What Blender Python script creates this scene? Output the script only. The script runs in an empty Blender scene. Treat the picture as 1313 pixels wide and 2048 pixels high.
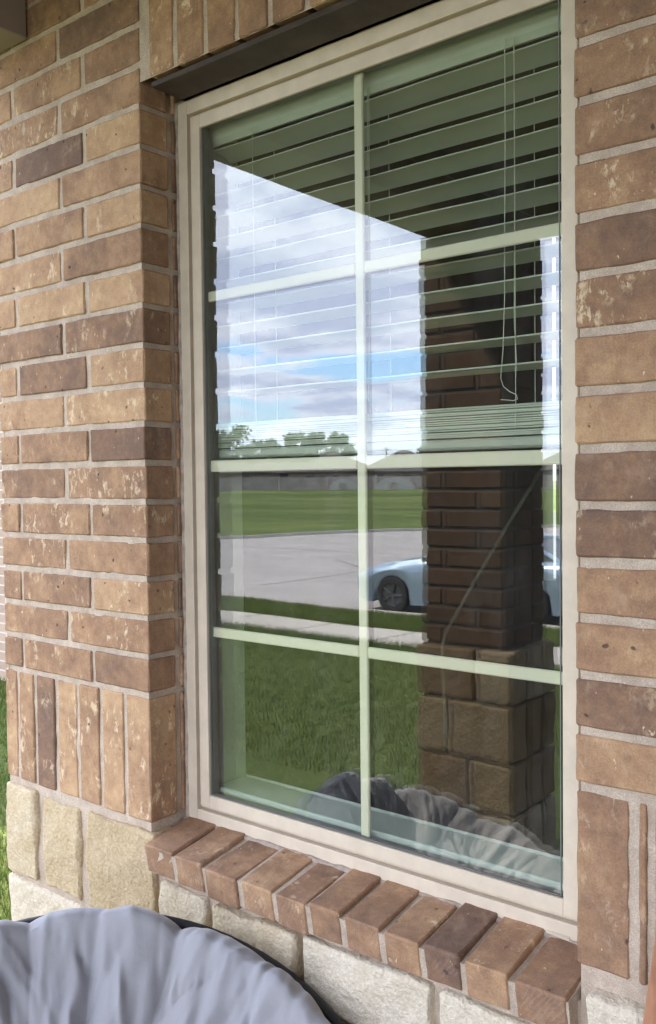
import bpy, math, random
import numpy as np
from mathutils import Vector, Matrix, noise

# ------------------------------------------------------------------ camera
S = bpy.context.scene
COL = S.collection
cam_data = bpy.data.cameras.new('camera')
cam = bpy.data.objects.new('camera', cam_data)
COL.objects.link(cam)
cam_data.sensor_fit = 'VERTICAL'
cam_data.sensor_height = 24.0
cam_data.lens = 24.0 * 1845.28 / 2048.0
cam_data.clip_start = 0.02
cam_data.clip_end = 3000.0
RT = Vector((0.7775, 0.6288, -0.0109))
FW = Vector((-0.6288, 0.7769, -0.0325))
UP = Vector((-0.0120, 0.0321, 0.9994))
cam.matrix_world = Matrix(((RT.x, UP.x, -FW.x, 1.4027), (RT.y, UP.y, -FW.y, -1.1718),
                           (RT.z, UP.z, -FW.z, 0.4155), (0, 0, 0, 1)))
S.camera = cam

# ------------------------------------------------------------------ sun, sky, exposure
SUNV = Vector((-0.45, 0.40, 0.80)).normalized()
SUN_EL = math.asin(SUNV.z)
SUN_ROT = math.atan2(SUNV.x, SUNV.y)
sd = bpy.data.lights.new('sun', 'SUN')
sd.energy = 2.6
sd.angle = math.radians(0.8)
sd.color = (1.0, 0.93, 0.84)
sun = bpy.data.objects.new('sun', sd)
COL.objects.link(sun)
sun.rotation_euler = SUNV.to_track_quat('Z', 'Y').to_euler()

W = bpy.data.worlds.new('World')
S.world = W
W.use_nodes = True
wt = W.node_tree
wt.nodes.clear()


class NT:
    """short-hand for wiring node trees"""
    def __init__(s, t):
        s.t = t

    def n(s, typ, **kw):
        nd = s.t.nodes.new(typ)
        for k, v in kw.items():
            if k[0] == '_':
                setattr(nd, k[1:], v)
            else:
                key = int(k[1:]) if (k[0] == 'i' and k[1:].isdigit()) else k.replace('__', ' ')
                inp = nd.inputs[key]
                if isinstance(v, bpy.types.NodeSocket):
                    s.t.links.new(v, inp)
                else:
                    inp.default_value = v
        return nd

    def math(s, op, a, b=None, c=None, clamp=False):
        nd = s.t.nodes.new('ShaderNodeMath')
        nd.operation = op
        nd.use_clamp = clamp
        for i, v in enumerate((a, b, c)):
            if v is None:
                continue
            if isinstance(v, bpy.types.NodeSocket):
                s.t.links.new(v, nd.inputs[i])
            else:
                nd.inputs[i].default_value = v
        return nd.outputs[0]

    def mix(s, f, a, b, blend='MIX'):
        nd = s.t.nodes.new('ShaderNodeMix')
        nd.data_type = 'RGBA'
        nd.blend_type = blend
        nd.clamp_factor = True
        for i, v in ((0, f), (6, a), (7, b)):
            if isinstance(v, bpy.types.NodeSocket):
                s.t.links.new(v, nd.inputs[i])
            else:
                nd.inputs[i].default_value = v if i == 0 else (tuple(v) + (1,))[:4]
        return nd.outputs[2]

    def smooth(s, v, lo, hi, a=0.0, b=1.0):
        nd = s.t.nodes.new('ShaderNodeMapRange')
        nd.interpolation_type = 'SMOOTHSTEP'
        s.t.links.new(v, nd.inputs[0])
        nd.inputs[1].default_value = lo
        nd.inputs[2].default_value = hi
        nd.inputs[3].default_value = a
        nd.inputs[4].default_value = b
        return nd.outputs[0]

    def noise(s, vec, scale, detail=4, rough=0.55, dist=0.0):
        nd = s.n('ShaderNodeTexNoise', Scale=scale, Detail=detail, Roughness=rough, Distortion=dist)
        s.t.links.new(vec, nd.inputs['Vector'])
        return nd.outputs[0]

    def mapping(s, vec, scale=(1, 1, 1), loc=(0, 0, 0), rot=(0, 0, 0)):
        nd = s.n('ShaderNodeMapping', Scale=scale, Location=loc, Rotation=rot)
        s.t.links.new(vec, nd.inputs['Vector'])
        return nd.outputs[0]

    def ramp(s, f, stops):
        nd = s.t.nodes.new('ShaderNodeValToRGB')
        e = nd.color_ramp.elements
        while len(e) < len(stops):
            e.new(0.5)
        for i, (p, c) in enumerate(stops):
            e[i].position = p
            e[i].color = tuple(c) + (1,)
        s.t.links.new(f, nd.inputs[0])
        return nd.outputs[0]


w = NT(wt)
sky = w.n('ShaderNodeTexSky', _sky_type='NISHITA', _sun_disc=False, _sun_elevation=SUN_EL,
          _sun_rotation=SUN_ROT, _air_density=1.0, _dust_density=1.0, _ozone_density=1.0)
tc = w.n('ShaderNodeTexCoord')
sep = w.n('ShaderNodeSeparateXYZ', Vector=tc.outputs['Generated'])
zc = w.math('MAXIMUM', sep.outputs[2], 0.0)
den = w.math('ADD', zc, 0.085)
cx = w.math('DIVIDE', sep.outputs[0], den)
cy = w.math('DIVIDE', sep.outputs[1], den)
cv = w.n('ShaderNodeCombineXYZ', X=cx, Y=cy, Z=0.0).outputs[0]
cv2 = w.mapping(cv, loc=(8.8, 3.3, 0.0))
n1 = w.noise(cv2, 0.80, 11, 0.60, 0.10)
lift = w.smooth(zc, 0.13, 0.24, -0.03, 0.13)
cov = w.smooth(w.math('ADD', n1, lift), 0.375, 0.455)
n2 = w.noise(w.mapping(cv, loc=(4.1, 7.7, 2.0)), 2.1, 8, 0.6)
shade = w.smooth(w.math('ADD', w.math('MULTIPLY', n1, 0.6), w.math('MULTIPLY', n2, 0.5)), 0.50, 0.62)
CLW = (4.6, 4.95, 6.0)
CLG = (3.0, 3.4, 4.7)
ccol = w.mix(shade, CLW, CLG)
hz = w.smooth(zc, 0.0, 0.09, 0.8, 0.0)
blue = w.mix(hz, w.mix(1.0, sky.outputs[0], (0.80, 0.92, 1.15), 'MULTIPLY'), (4.6, 5.2, 6.4))
ccol = w.mix(w.math('MULTIPLY', hz, 0.75), ccol, (5.0, 5.4, 6.2))
fin = w.mix(cov, blue, ccol)
bg = w.n('ShaderNodeBackground', Color=fin, Strength=0.15)
wo = w.n('ShaderNodeOutputWorld')
wt.links.new(bg.outputs[0], wo.inputs[0])

S.view_settings.view_transform = 'Standard'
S.view_settings.look = 'None'
S.view_settings.gamma = 1.0
S.view_settings.exposure = 2.80
S.cycles.use_denoising = True
S.cycles.max_bounces = 10
S.cycles.transparent_max_bounces = 24
S.cycles.glossy_bounces = 4
S.cycles.transmission_bounces = 8
S.cycles.diffuse_bounces = 5
S.cycles.sample_clamp_indirect = 8.0
S.cycles.caustics_reflective = False
S.cycles.caustics_refractive = False

rnd = random.Random(7)


# ------------------------------------------------------------------ object helpers
def tag(o, label=None, cat=None, group=None, kind=None):
    if label:
        o['label'] = label
    if cat:
        o['category'] = cat
    if group:
        o['group'] = group
    if kind:
        o['kind'] = kind
    return o


def empty(name, loc=(0, 0, 0), label=None, cat=None, group=None, rz=0.0):
    o = bpy.data.objects.new(name, None)
    COL.objects.link(o)
    o.location = loc
    o.rotation_euler = (0, 0, rz)
    o.empty_display_size = 0.2
    return tag(o, label, cat, group)


class MB:
    """collects geometry and links it as ONE mesh object"""
    def __init__(s):
        s.v = []
        s.f = []
        s.a = []      # per-face tone
        s.b = []      # per-face random id
        s.m = []
        s.n = 0

    def add(s, verts, faces, tone=0.5, rid=0.0, mat=0):
        s.v.append(np.asarray(verts, dtype=float).reshape(-1, 3))
        n = s.n
        s.f += [tuple(i + n for i in f) for f in faces]
        s.a += [tone] * len(faces)
        s.b += [rid] * len(faces)
        s.m += [mat] * len(faces)
        s.n += len(s.v[-1])

    def box(s, lo, hi, tone=0.5, rid=0.0, mat=0, M=None, bev=0.0):
        x0, y0, z0 = lo
        x1, y1, z1 = hi
        if bev > 0:
            b = bev
            P = []
            for sx in (0, 1):
                for sy in (0, 1):
                    for sz in (0, 1):
                        X = (x0, x1)[sx]; Y = (y0, y1)[sy]; Z = (z0, z1)[sz]
                        dx = (b, -b)[sx]; dy = (b, -b)[sy]; dz = (b, -b)[sz]
                        P += [(X, Y + dy, Z + dz), (X + dx, Y, Z + dz), (X + dx, Y + dy, Z)]
            def i(sx, sy, sz, k):
                return (sx * 4 + sy * 2 + sz) * 3 + k
            F = []
            for sx in (0, 1):
                q = [i(sx, 0, 0, 0), i(sx, 1, 0, 0), i(sx, 1, 1, 0), i(sx, 0, 1, 0)]
                F.append(q if sx else q[::-1])
            for sy in (0, 1):
                q = [i(0, sy, 0, 1), i(0, sy, 1, 1), i(1, sy, 1, 1), i(1, sy, 0, 1)]
                F.append(q if sy else q[::-1])
            for sz in (0, 1):
                q = [i(0, 0, sz, 2), i(1, 0, sz, 2), i(1, 1, sz, 2), i(0, 1, sz, 2)]
                F.append(q if sz else q[::-1])
            for sy in (0, 1):
                for sz in (0, 1):
                    q = [i(0, sy, sz, 1), i(1, sy, sz, 1), i(1, sy, sz, 2), i(0, sy, sz, 2)]
                    F.append(q if (sy ^ sz) else q[::-1])
            for sx in (0, 1):
                for sz in (0, 1):
                    q = [i(sx, 0, sz, 0), i(sx, 0, sz, 2), i(sx, 1, sz, 2), i(sx, 1, sz, 0)]
                    F.append(q if not (sx ^ sz) else q[::-1])
            for sx in (0, 1):
                for sy in (0, 1):
                    q = [i(sx, sy, 0, 0), i(sx, sy, 0, 1), i(sx, sy, 1, 1), i(sx, sy, 1, 0)]
                    F.append(q if (sx ^ sy) else q[::-1])
            for sx in (0, 1):
                for sy in (0, 1):
                    for sz in (0, 1):
                        q = [i(sx, sy, sz, 0), i(sx, sy, sz, 1), i(sx, sy, sz, 2)]
                        F.append(q if (sx + sy + sz) % 2 else q[::-1])
        else:
            P = [(x0, y0, z0), (x1, y0, z0), (x1, y1, z0), (x0, y1, z0),
                 (x0, y0, z1), (x1, y0, z1), (x1, y1, z1), (x0, y1, z1)]
            F = [(0, 3, 2, 1), (4, 5, 6, 7), (0, 1, 5, 4), (1, 2, 6, 5), (2, 3, 7, 6), (3, 0, 4, 7)]
        if M is not None:
            P = [tuple(M @ Vector(p)) for p in P]
        s.add(P, F, tone, rid, mat)

    def tube(s, pts, r, seg=10, closed=False, mat=0, cap=True):
        pts = [Vector(p) for p in pts]
        n = len(pts)
        V = []
        prev = None
        for i, p in enumerate(pts):
            if closed:
                t = pts[(i + 1) % n] - pts[i - 1]
            else:
                t = pts[min(i + 1, n - 1)] - pts[max(i - 1, 0)]
            t.normalize()
            if prev is None:
                a = t.orthogonal().normalized()
            else:
                a = prev - t * prev.dot(t)
                a.normalize()
            prev = a
            b = t.cross(a)
            rr = r[i] if isinstance(r, (list, tuple)) else r
            for k in range(seg):
                an = 2 * math.pi * k / seg
                V.append(p + (a * math.cos(an) + b * math.sin(an)) * rr)
        F = []
        m = n if closed else n - 1
        for i in range(m):
            j = (i + 1) % n
            for k in range(seg):
                l = (k + 1) % seg
                F.append((i * seg + k, i * seg + l, j * seg + l, j * seg + k))
        if not closed and cap:
            F.append(tuple(range(seg))[::-1])
            F.append(tuple((n - 1) * seg + k for k in range(seg)))
        s.add([tuple(v) for v in V], F, mat=mat)

    def prism(s, poly, axis, a, b, mat=0, M=None):
        """poly: 2-D points in the plane across `axis`, extruded from a to b"""
        n = len(poly)
        def P(u, v, t):
            return {'x': (t, u, v), 'y': (u, t, v), 'z': (u, v, t)}[axis]
        V = [P(u, v, a) for u, v in poly] + [P(u, v, b) for u, v in poly]
        if M is not None:
            V = [tuple(M @ Vector(p)) for p in V]
        F = [tuple(range(n))[::-1], tuple(range(n, 2 * n))]
        F += [(i, (i + 1) % n, n + (i + 1) % n, n + i) for i in range(n)]
        s.add(V, F, mat=mat)

    def build(s, name, mats, parent=None, smooth=False, recalc=True, merge=0.0):
        me = bpy.data.meshes.new(name)
        V = np.concatenate(s.v) if s.v else np.zeros((0, 3))
        me.from_pydata(V.tolist(), [], s.f)
        for i, nm in ((s.a, 'tone'), (s.b, 'rid')):
            at = me.attributes.new(nm, 'FLOAT', 'FACE')
            at.data.foreach_set('value', np.array(i, dtype=np.float32))
        if not isinstance(mats, (list, tuple)):
            mats = [mats]
        for m in mats:
            me.materials.append(m)
        me.polygons.foreach_set('material_index', np.array(s.m, dtype=np.int32))
        if smooth:
            me.polygons.foreach_set('use_smooth', [True] * len(me.polygons))
        me.update()
        if recalc:
            import bmesh
            bm = bmesh.new()
            bm.from_mesh(me)
            if merge:
                bmesh.ops.remove_doubles(bm, verts=bm.verts, dist=merge)
            bmesh.ops.recalc_face_normals(bm, faces=bm.faces)
            bm.to_mesh(me)
            bm.free()
        o = bpy.data.objects.new(name, me)
        COL.objects.link(o)
        if parent is not None:
            o.parent = parent
        return o


def samples(L, r, step):
    n = max(2, int(round((L - 2 * r) / step)))
    e = min(r * 1.5, r + (L - 2 * r) / n * .4)
    return [0.0, r * 0.35, r, e] + [r + (L - 2 * r) * i / n for i in range(1, n)] + [L - e, L - r, L - r * 0.35, L]


def block(mb, lo, hi, sides='f', r=0.003, step=0.014, amp=0.0012, freq=60.0, tone=0.5, edge=0.0,
          efreq=30.0, M=None, big=0.0, bfreq=8.0):
    """a rounded, slightly uneven masonry unit.  sides: which faces get built:
    f(-y) b(+y) l(-x) r(+x) t(+z) d(-z)"""
    lo = np.array(lo, float)
    hi = np.array(hi, float)
    L = hi - lo
    ax = [np.array(samples(L[i], r, step if i != 1 else max(step, 0.02))) + lo[i] for i in range(3)]
    rid = rnd.random()
    off = Vector((rid * 91.7, rid * 37.1, rid * 53.3))
    verts = []
    faces = []
    index = {}
    nn = [len(a) for a in ax]

    def vid(i, j, k):
        key = (i, j, k)
        if key in index:
            return index[key]
        p = np.array((ax[0][i], ax[1][j], ax[2][k]))
        q = np.clip(p, lo + r, hi - r)
        d = p - q
        ln = np.linalg.norm(d)
        nrm = d / ln if ln > 1e-9 else d
        if ln > 1e-9:
            p = q + nrm * r
        P = Vector(p)
        a = noise.noise(P * freq + off) * amp
        if edge:
            ne = sum(1 for c in range(3) if abs(d[c]) > 1e-9)
            if ne >= 2:
                a -= abs(noise.noise(P * efreq + off * 1.7)) * edge
        if big:
            a += noise.noise(P * bfreq + off * 0.7) * big
        p = p + nrm * a
        index[key] = len(verts)
        verts.append(tuple(p))
        return index[key]

    def grid(fix, side, A, B):
        for a in range(nn[A] - 1):
            for b in range(nn[B] - 1):
                q = []
                for da, db in ((0, 0), (1, 0), (1, 1), (0, 1)):
                    c = [0, 0, 0]
                    c[fix] = 0 if side == 0 else nn[fix] - 1
                    c[A] = a + da
                    c[B] = b + db
                    q.append(vid(*c))
                faces.append(tuple(q))
    for ch in sides:
        fix, side, A, B = {'f': (1, 0, 0, 2), 'b': (1, 1, 0, 2), 'l': (0, 0, 1, 2), 'r': (0, 1, 1, 2),
                           't': (2, 1, 0, 1), 'd': (2, 0, 0, 1)}[ch]
        n0 = len(faces)
        grid(fix, side, A, B)
        flip = {'f': False, 'b': True, 'l': True, 'r': False, 't': False, 'd': True}[ch]
        if flip:
            for i in range(n0, len(faces)):
                faces[i] = faces[i][::-1]
    if M is not None:
        verts = [tuple(M @ Vector(p)) for p in verts]
    mb.add(verts, faces, tone, rid)


# ------------------------------------------------------------------ materials
def mat(name):
    m = bpy.data.materials.new(name)
    m.use_nodes = True
    m.node_tree.nodes.clear()
    t = NT(m.node_tree)
    return m, t


def finish(t, shader, disp=None):
    o = t.n('ShaderNodeOutputMaterial')
    t.t.links.new(shader, o.inputs[0])


def bsdf(t, color, rough=0.8, normal=None, metal=0.0, spec=0.3, coat=0.0):
    b = t.n('ShaderNodeBsdfPrincipled')
    for k, v in (('Base Color', color), ('Roughness', rough), ('Metallic', metal), ('Specular IOR Level', spec),
                 ('Coat Weight', coat)):
        if isinstance(v, bpy.types.NodeSocket):
            t.t.links.new(v, b.inputs[k])
        elif k == 'Base Color':
            b.inputs[k].default_value = tuple(v) + (1,)
        else:
            b.inputs[k].default_value = v
    if normal is not None:
        t.t.links.new(normal, b.inputs['Normal'])
    return b.outputs[0]


def bump(t, h, strength=0.4, dist=0.002):
    return t.n('ShaderNodeBump', Strength=strength, Distance=dist, Height=h).outputs[0]


def simple(name, col, rough=0.6, metal=0.0, spec=0.3, var=0.12, nscale=9.0, bstr=0.12, bdist=0.001, coat=0.0):
    m, t = mat(name)
    g = t.n('ShaderNodeNewGeometry').outputs['Position']
    n = t.noise(g, nscale, 5, 0.6)
    n2 = t.noise(g, nscale * 14, 3, 0.6)
    c0 = tuple(c * (1 - var) for c in col)
    c1 = tuple(min(1, c * (1 + var)) for c in col)
    c = t.mix(t.smooth(n, 0.3, 0.7), c0, c1)
    r = t.math('ADD', t.math('MULTIPLY', n2, 0.14), rough - 0.07)
    finish(t, bsdf(t, c, r, bump(t, n2, bstr, bdist), metal, spec, coat))
    return m


def make_brick(name='brick', comb=False, dark=1.0):
    m, t = mat(name)
    tone = t.n('ShaderNodeAttribute', _attribute_name='tone').outputs['Fac']
    rid = t.n('ShaderNodeAttribute', _attribute_name='rid').outputs['Fac']
    pos = t.n('ShaderNodeNewGeometry').outputs['Position']
    offv = t.n('ShaderNodeCombineXYZ', X=t.math('MULTIPLY', rid, 37.0), Y=t.math('MULTIPLY', rid, 11.0),
               Z=t.math('MULTIPLY', rid, 71.0)).outputs[0]
    v = t.n('ShaderNodeVectorMath', _operation='ADD', i0=pos, i1=offv).outputs[0]
    nl = t.noise(v, 11, 5, 0.6)                       # flashing, a few cm wide
    nm = t.noise(v, 48, 5, 0.65)
    nf = t.noise(v, 420, 3, 0.6)
    tt = t.math('ADD', tone, t.math('MULTIPLY', t.math('SUBTRACT', nl, 0.5), 1.15))
    tt = t.math('ADD', tt, t.math('MULTIPLY', t.math('SUBTRACT', nm, 0.5), 0.70))
    base = t.ramp(tt, [(0.0, (0.165, 0.106, 0.080)), (0.2, (0.215, 0.134, 0.090)), (0.42, (0.290, 0.178, 0.112)),
                       (0.60, (0.375, 0.240, 0.146)), (0.80, (0.455, 0.306, 0.182)), (1.0, (0.54, 0.385, 0.24))])
    base = t.mix(t.smooth(nf, 0.30, 0.72), t.mix(1.0, base, (0.86, 0.85, 0.84), 'MULTIPLY'),
                 t.mix(1.0, base, (1.10, 1.10, 1.10), 'MULTIPLY'))
    # rubbed pinkish dust
    dm = t.smooth(t.noise(v, 26, 6, 0.7, 0.4), 0.52, 0.72, 0, 0.35)
    base = t.mix(dm, base, (0.40, 0.29, 0.215))
    # cream slurry smears: thin torn streaks inside loose patches
    vs = t.mapping(v, scale=(1.0, 1.0, 0.55))
    patch = t.smooth(t.noise(v, 15, 3, 0.6), 0.47, 0.60)
    torn = t.smooth(t.noise(vs, 56, 8, 0.74, 0.35), 0.52, 0.62)
    want = t.smooth(t.math('ADD', t.math('MULTIPLY', t.math('FRACT', t.math('MULTIPLY', rid, 17.3)), 0.5),
                           t.math('MULTIPLY', tone, 0.75)), 0.36, 0.78, 0.10, 1.0)
    cream = t.math('MULTIPLY', t.math('MULTIPLY', patch, torn), want)
    flecks = t.smooth(t.noise(t.mapping(v, scale=(1, 1, 0.6)), 105, 2, 0.5), 0.735, 0.76)
    cream = t.math('MAXIMUM', cream, t.math('MULTIPLY', flecks, 0.85))
    base = t.mix(t.math('MULTIPLY', cream, 0.85), base, (0.66, 0.53, 0.37))
    # vertical wire-cut scratches
    scr = t.noise(t.mapping(v, scale=(420, 420, 26)), 1.0, 2, 0.5)
    base = t.mix(t.smooth(scr, 0.60, 0.72, 0, 0.22), base, (0.16, 0.10, 0.075))
    base = t.mix(1.0, base, (1.05, 1.0, 0.92), 'MULTIPLY')
    # pits and cracks
    vo = t.n('ShaderNodeTexVoronoi', Scale=52.0, Randomness=1.0)
    t.t.links.new(t.n('ShaderNodeVectorMath', _operation='ADD', i0=v,
                      i1=t.n('ShaderNodeVectorMath', _operation='SCALE', i0=t.n('ShaderNodeTexNoise', Scale=160.0).outputs[1],
                             Scale=0.012).outputs[0]).outputs[0], vo.inputs['Vector'])
    gate = t.math('GREATER_THAN', t.n('ShaderNodeSeparateXYZ', Vector=vo.outputs['Color']).outputs[0], 0.90)
    pit = t.math('MULTIPLY', t.smooth(vo.outputs['Distance'], 0.10, 0.22, 1, 0), gate)
    base = t.mix(t.math('MULTIPLY', pit, 0.8), base, (0.055, 0.035, 0.028))
    h = t.math('ADD', t.math('MULTIPLY', nf, 0.35), t.math('MULTIPLY', nm, 0.8))
    if comb:
        wv = t.n('ShaderNodeTexWave', Scale=150.0, Distortion=2.2, Detail=2.0, _bands_direction='Y')
        t.t.links.new(t.mapping(pos, rot=(0, 0, 0.25)), wv.inputs['Vector'])
        reg = t.smooth(t.noise(v, 12, 3, 0.5), 0.54, 0.62)
        cm = t.math('MULTIPLY', t.math('MULTIPLY', t.smooth(wv.outputs[1], 0.45, 0.95), reg), 0.10)
        base = t.mix(cm, base, (0.52, 0.43, 0.36))
        h = t.math('ADD', h, t.math('MULTIPLY', cm, 1.2))
    h = t.math('ADD', h, t.math('MULTIPLY', scr, 0.15))
    h = t.math('SUBTRACT', h, t.math('MULTIPLY', pit, 1.2))
    h = t.math('ADD', h, t.math('MULTIPLY', cream, 0.25))
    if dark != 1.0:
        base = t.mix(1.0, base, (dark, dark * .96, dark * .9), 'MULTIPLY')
    finish(t, bsdf(t, base, 0.88, bump(t, h, 0.55, 0.0022), spec=0.25))
    return m


def make_mortar():
    m, t = mat('mortar')
    v = t.n('ShaderNodeNewGeometry').outputs['Position']
    n = t.noise(v, 22, 6, 0.65)
    nf = t.noise(v, 520, 3, 0.7)
    c = t.mix(t.smooth(n, 0.3, 0.7), (0.43, 0.335, 0.25), (0.60, 0.485, 0.37))
    c = t.mix(t.smooth(nf, 0.38, 0.66, 0, 0.6), c, (0.27, 0.22, 0.17))
    c = t.mix(t.smooth(t.noise(v, 300, 2, .5), .62, .7, 0, .5), c, (0.66, 0.58, 0.48))
    h = t.math('ADD', t.math('MULTIPLY', nf, 0.5), t.math('MULTIPLY', t.noise(v, 90, 4, 0.6), 1.0))
    finish(t, bsdf(t, c, 0.95, bump(t, h, 0.6, 0.002), spec=0.2))
    return m


def make_stone(name='limestone', dark=1.0):
    m, t = mat(name)
    tone = t.n('ShaderNodeAttribute', _attribute_name='tone').outputs['Fac']
    rid = t.n('ShaderNodeAttribute', _attribute_name='rid').outputs['Fac']
    pos = t.n('ShaderNodeNewGeometry').outputs['Position']
    offv = t.n('ShaderNodeCombineXYZ', X=t.math('MULTIPLY', rid, 17.0), Y=0.0, Z=t.math('MULTIPLY', rid, 31.0)).outputs[0]
    v = t.n('ShaderNodeVectorMath', _operation='ADD', i0=pos, i1=offv).outputs[0]
    n = t.noise(v, 14, 6, 0.6)
    nf = t.noise(v, 150, 5, 0.65)
    tt = t.math('ADD', tone, t.math('MULTIPLY', t.math('SUBTRACT', n, 0.5), 0.55))
    c = t.ramp(tt, [(0.0, (0.78, 0.69, 0.545)), (0.3, (0.71, 0.60, 0.43)), (0.55, (0.60, 0.465, 0.285)),
                    (0.8, (0.46, 0.335, 0.20)), (1.0, (0.36, 0.22, 0.115))])
    c = t.mix(t.smooth(nf, 0.42, 0.66), t.mix(1.0, c, (0.84, 0.82, 0.78), 'MULTIPLY'), c)
    st = t.smooth(t.noise(v, 7, 4, 0.6), 0.64, 0.74, 0, 0.6)
    c = t.mix(st, c, (0.50, 0.31, 0.13))
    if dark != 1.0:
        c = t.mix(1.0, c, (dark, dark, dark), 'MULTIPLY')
    h = t.math('ADD', t.math('MULTIPLY', nf, 0.55), t.math('MULTIPLY', t.noise(v, 30, 6, 0.65), 2.2))
    finish(t, bsdf(t, c, 0.92, bump(t, h, 1.0, 0.007), spec=0.2))
    return m


def make_grass(name, gain=1.0):
    m, t = mat(name)
    v = t.n('ShaderNodeNewGeometry').outputs['Position']
    n = t.noise(v, 0.35, 5, 0.6)
    n2 = t.noise(v, 3.2, 5, 0.6)
    n3 = t.noise(v, 38, 4, 0.7)
    c = t.mix(t.smooth(n, 0.35, 0.65), (0.075, 0.108, 0.026), (0.108, 0.135, 0.040))
    c = t.mix(t.smooth(n2, 0.4, 0.75, 0, 0.5), c, (0.058, 0.092, 0.022))
    c = t.mix(t.smooth(n3, 0.35, 0.7), t.mix(1.0, c, (0.6, 0.62, 0.6), 'MULTIPLY'), t.mix(1.0, c, (1.3, 1.25, 1.1), 'MULTIPLY'))
    if gain != 1.0:
        band = t.noise(t.mapping(v, scale=(.02, .09, 1)), 1.0, 4, .6)
        c = t.mix(t.smooth(band, .38, .62), t.mix(1.0, c, (.75, .8, .7), 'MULTIPLY'), t.mix(1.0, c, (gain, gain * .98, gain), 'MULTIPLY'))
    finish(t, bsdf(t, c, 0.9, bump(t, n3, 0.8, 0.03), spec=0.15))
    return m


def make_concrete(name, col):
    m, t = mat(name)
    v = t.n('ShaderNodeNewGeometry').outputs['Position']
    n = t.noise(v, 0.5, 6, 0.6)
    n2 = t.noise(v, 7, 6, 0.7)
    nf = t.noise(v, 90, 3, 0.7)
    c = t.mix(t.smooth(n, 0.3, 0.7), tuple(x * 0.88 for x in col), tuple(x * 1.08 for x in col))
    c = t.mix(t.smooth(n2, 0.5, 0.8, 0, 0.35), c, tuple(x * 0.7 for x in col))
    c = t.mix(t.smooth(nf, 0.4, 0.7, 0, 0.2), c, tuple(x * 0.6 for x in col))
    finish(t, bsdf(t, c, 0.9, bump(t, nf, 0.4, 0.003), spec=0.2))
    return m


def make_glass(name, reflect, tint):
    """reflect = share of light one face sends back head-on (two faces of a pane folded into the outer one)"""
    m, t = mat(name)
    geo = t.n('ShaderNodeNewGeometry')
    d = t.n('ShaderNodeVectorMath', _operation='DOT_PRODUCT', i0=geo.outputs['Normal'], i1=geo.outputs['Incoming'])
    cos = t.math('ABSOLUTE', d.outputs['Value'])
    p5 = t.math('POWER', t.math('SUBTRACT', 1.0, cos), 5.0)
    fac = t.math('ADD', t.math('MULTIPLY', p5, 1 - reflect), reflect)
    tr = t.n('ShaderNodeBsdfTransparent', Color=tuple(tint) + (1,))
    v = geo.outputs['Position']
    wav = t.noise(v, 3.0, 2, 0.5)
    nb = bump(t, wav, 0.5, 0.0006)
    gl = t.n('ShaderNodeBsdfGlossy', Color=(1, 1, 1, 1), Roughness=0.0, Normal=nb)
    mx = t.n('ShaderNodeMixShader', Fac=fac, i1=tr.outputs[0], i2=gl.outputs[0])
    if reflect > .09:
        sm = t.smooth(t.noise(t.mapping(v, scale=(1, 1, .35)), 9, 6, .7, .5), .45, .8, .004, .035)
        df = t.n('ShaderNodeBsdfDiffuse', Color=(.75, .74, .70, 1))
        mx = t.n('ShaderNodeMixShader', Fac=sm, i1=mx.outputs[0], i2=df.outputs[0])
    finish(t, mx.outputs[0])
    return m


def clear_glass(name, tint):
    m, t = mat(name)
    tr = t.n('ShaderNodeBsdfTransparent', Color=tuple(tint) + (1,))
    finish(t, tr.outputs[0])
    return m


BRICK = make_brick()
PILLARBRICK = make_brick('shaded_pillar_brick', False, 0.27)  # same brick as the wall, porch shade darkened into its colour
SILLBRICK = make_brick('sill_brick', True)
MORTAR = make_mortar()
STONE = make_stone()
PILLARSTONE = make_stone('shaded_limestone', 0.36)  # same limestone as the base, multiplied darker to paint in porch shade

GRASS = make_grass('lawn_grass')
STREET = make_concrete('street_concrete', (0.33, 0.31, 0.30))
WALK = make_concrete('sidewalk_concrete', (0.42, 0.39, 0.35))
FRAME = simple('almond_vinyl', (0.60, 0.505, 0.38), 0.45, var=0.07, nscale=22, bstr=0.10)
GRID = simple('grille_white', (0.70, 0.67, 0.52), 0.45, var=0.03, bstr=0.03)
GASKET = simple('grey_gasket', (0.20, 0.20, 0.18), 0.6)
LINTEL = simple('brown_steel', (0.060, 0.043, 0.034), 0.55, metal=0.0, var=0.25, nscale=14, bstr=0.3)
CAULK = simple('caulk', (0.34, 0.27, 0.21), 0.7, var=0.25, nscale=60, bstr=0.4)
PAINTW = simple('white_trim', (0.52, 0.54, 0.54), 0.5, var=0.03)
SLAT = simple('blind_white', (0.66, 0.68, 0.65), 0.42, var=0.03, bstr=0.04)
CORD = simple('blind_cord', (0.78, 0.78, 0.74), 0.8)
SOFFIT = simple('tan_soffit', (0.24, 0.19, 0.145), 0.7, var=0.06)
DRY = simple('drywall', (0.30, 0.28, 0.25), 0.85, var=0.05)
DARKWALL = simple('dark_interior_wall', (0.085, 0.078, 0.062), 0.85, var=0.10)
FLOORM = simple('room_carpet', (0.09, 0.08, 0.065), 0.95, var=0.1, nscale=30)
BLACK = simple('black_metal', (0.018, 0.018, 0.020), 0.45, spec=0.4, var=0.2)
RATTAN = simple('rattan', (0.07, 0.045, 0.03), 0.6, var=0.3, nscale=40)
ROOFM = simple('shingle', (0.075, 0.065, 0.06), 0.9, var=0.25, nscale=1.5)
GLASS_O = make_glass('outer_glass', 0.105, (0.89, 0.912, 0.85))
GLASS_I = make_glass('inner_glass', 0.078, (0.89, 0.912, 0.85))
CLEAR = clear_glass('glass_back', (0.99, 0.995, 0.99))

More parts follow.
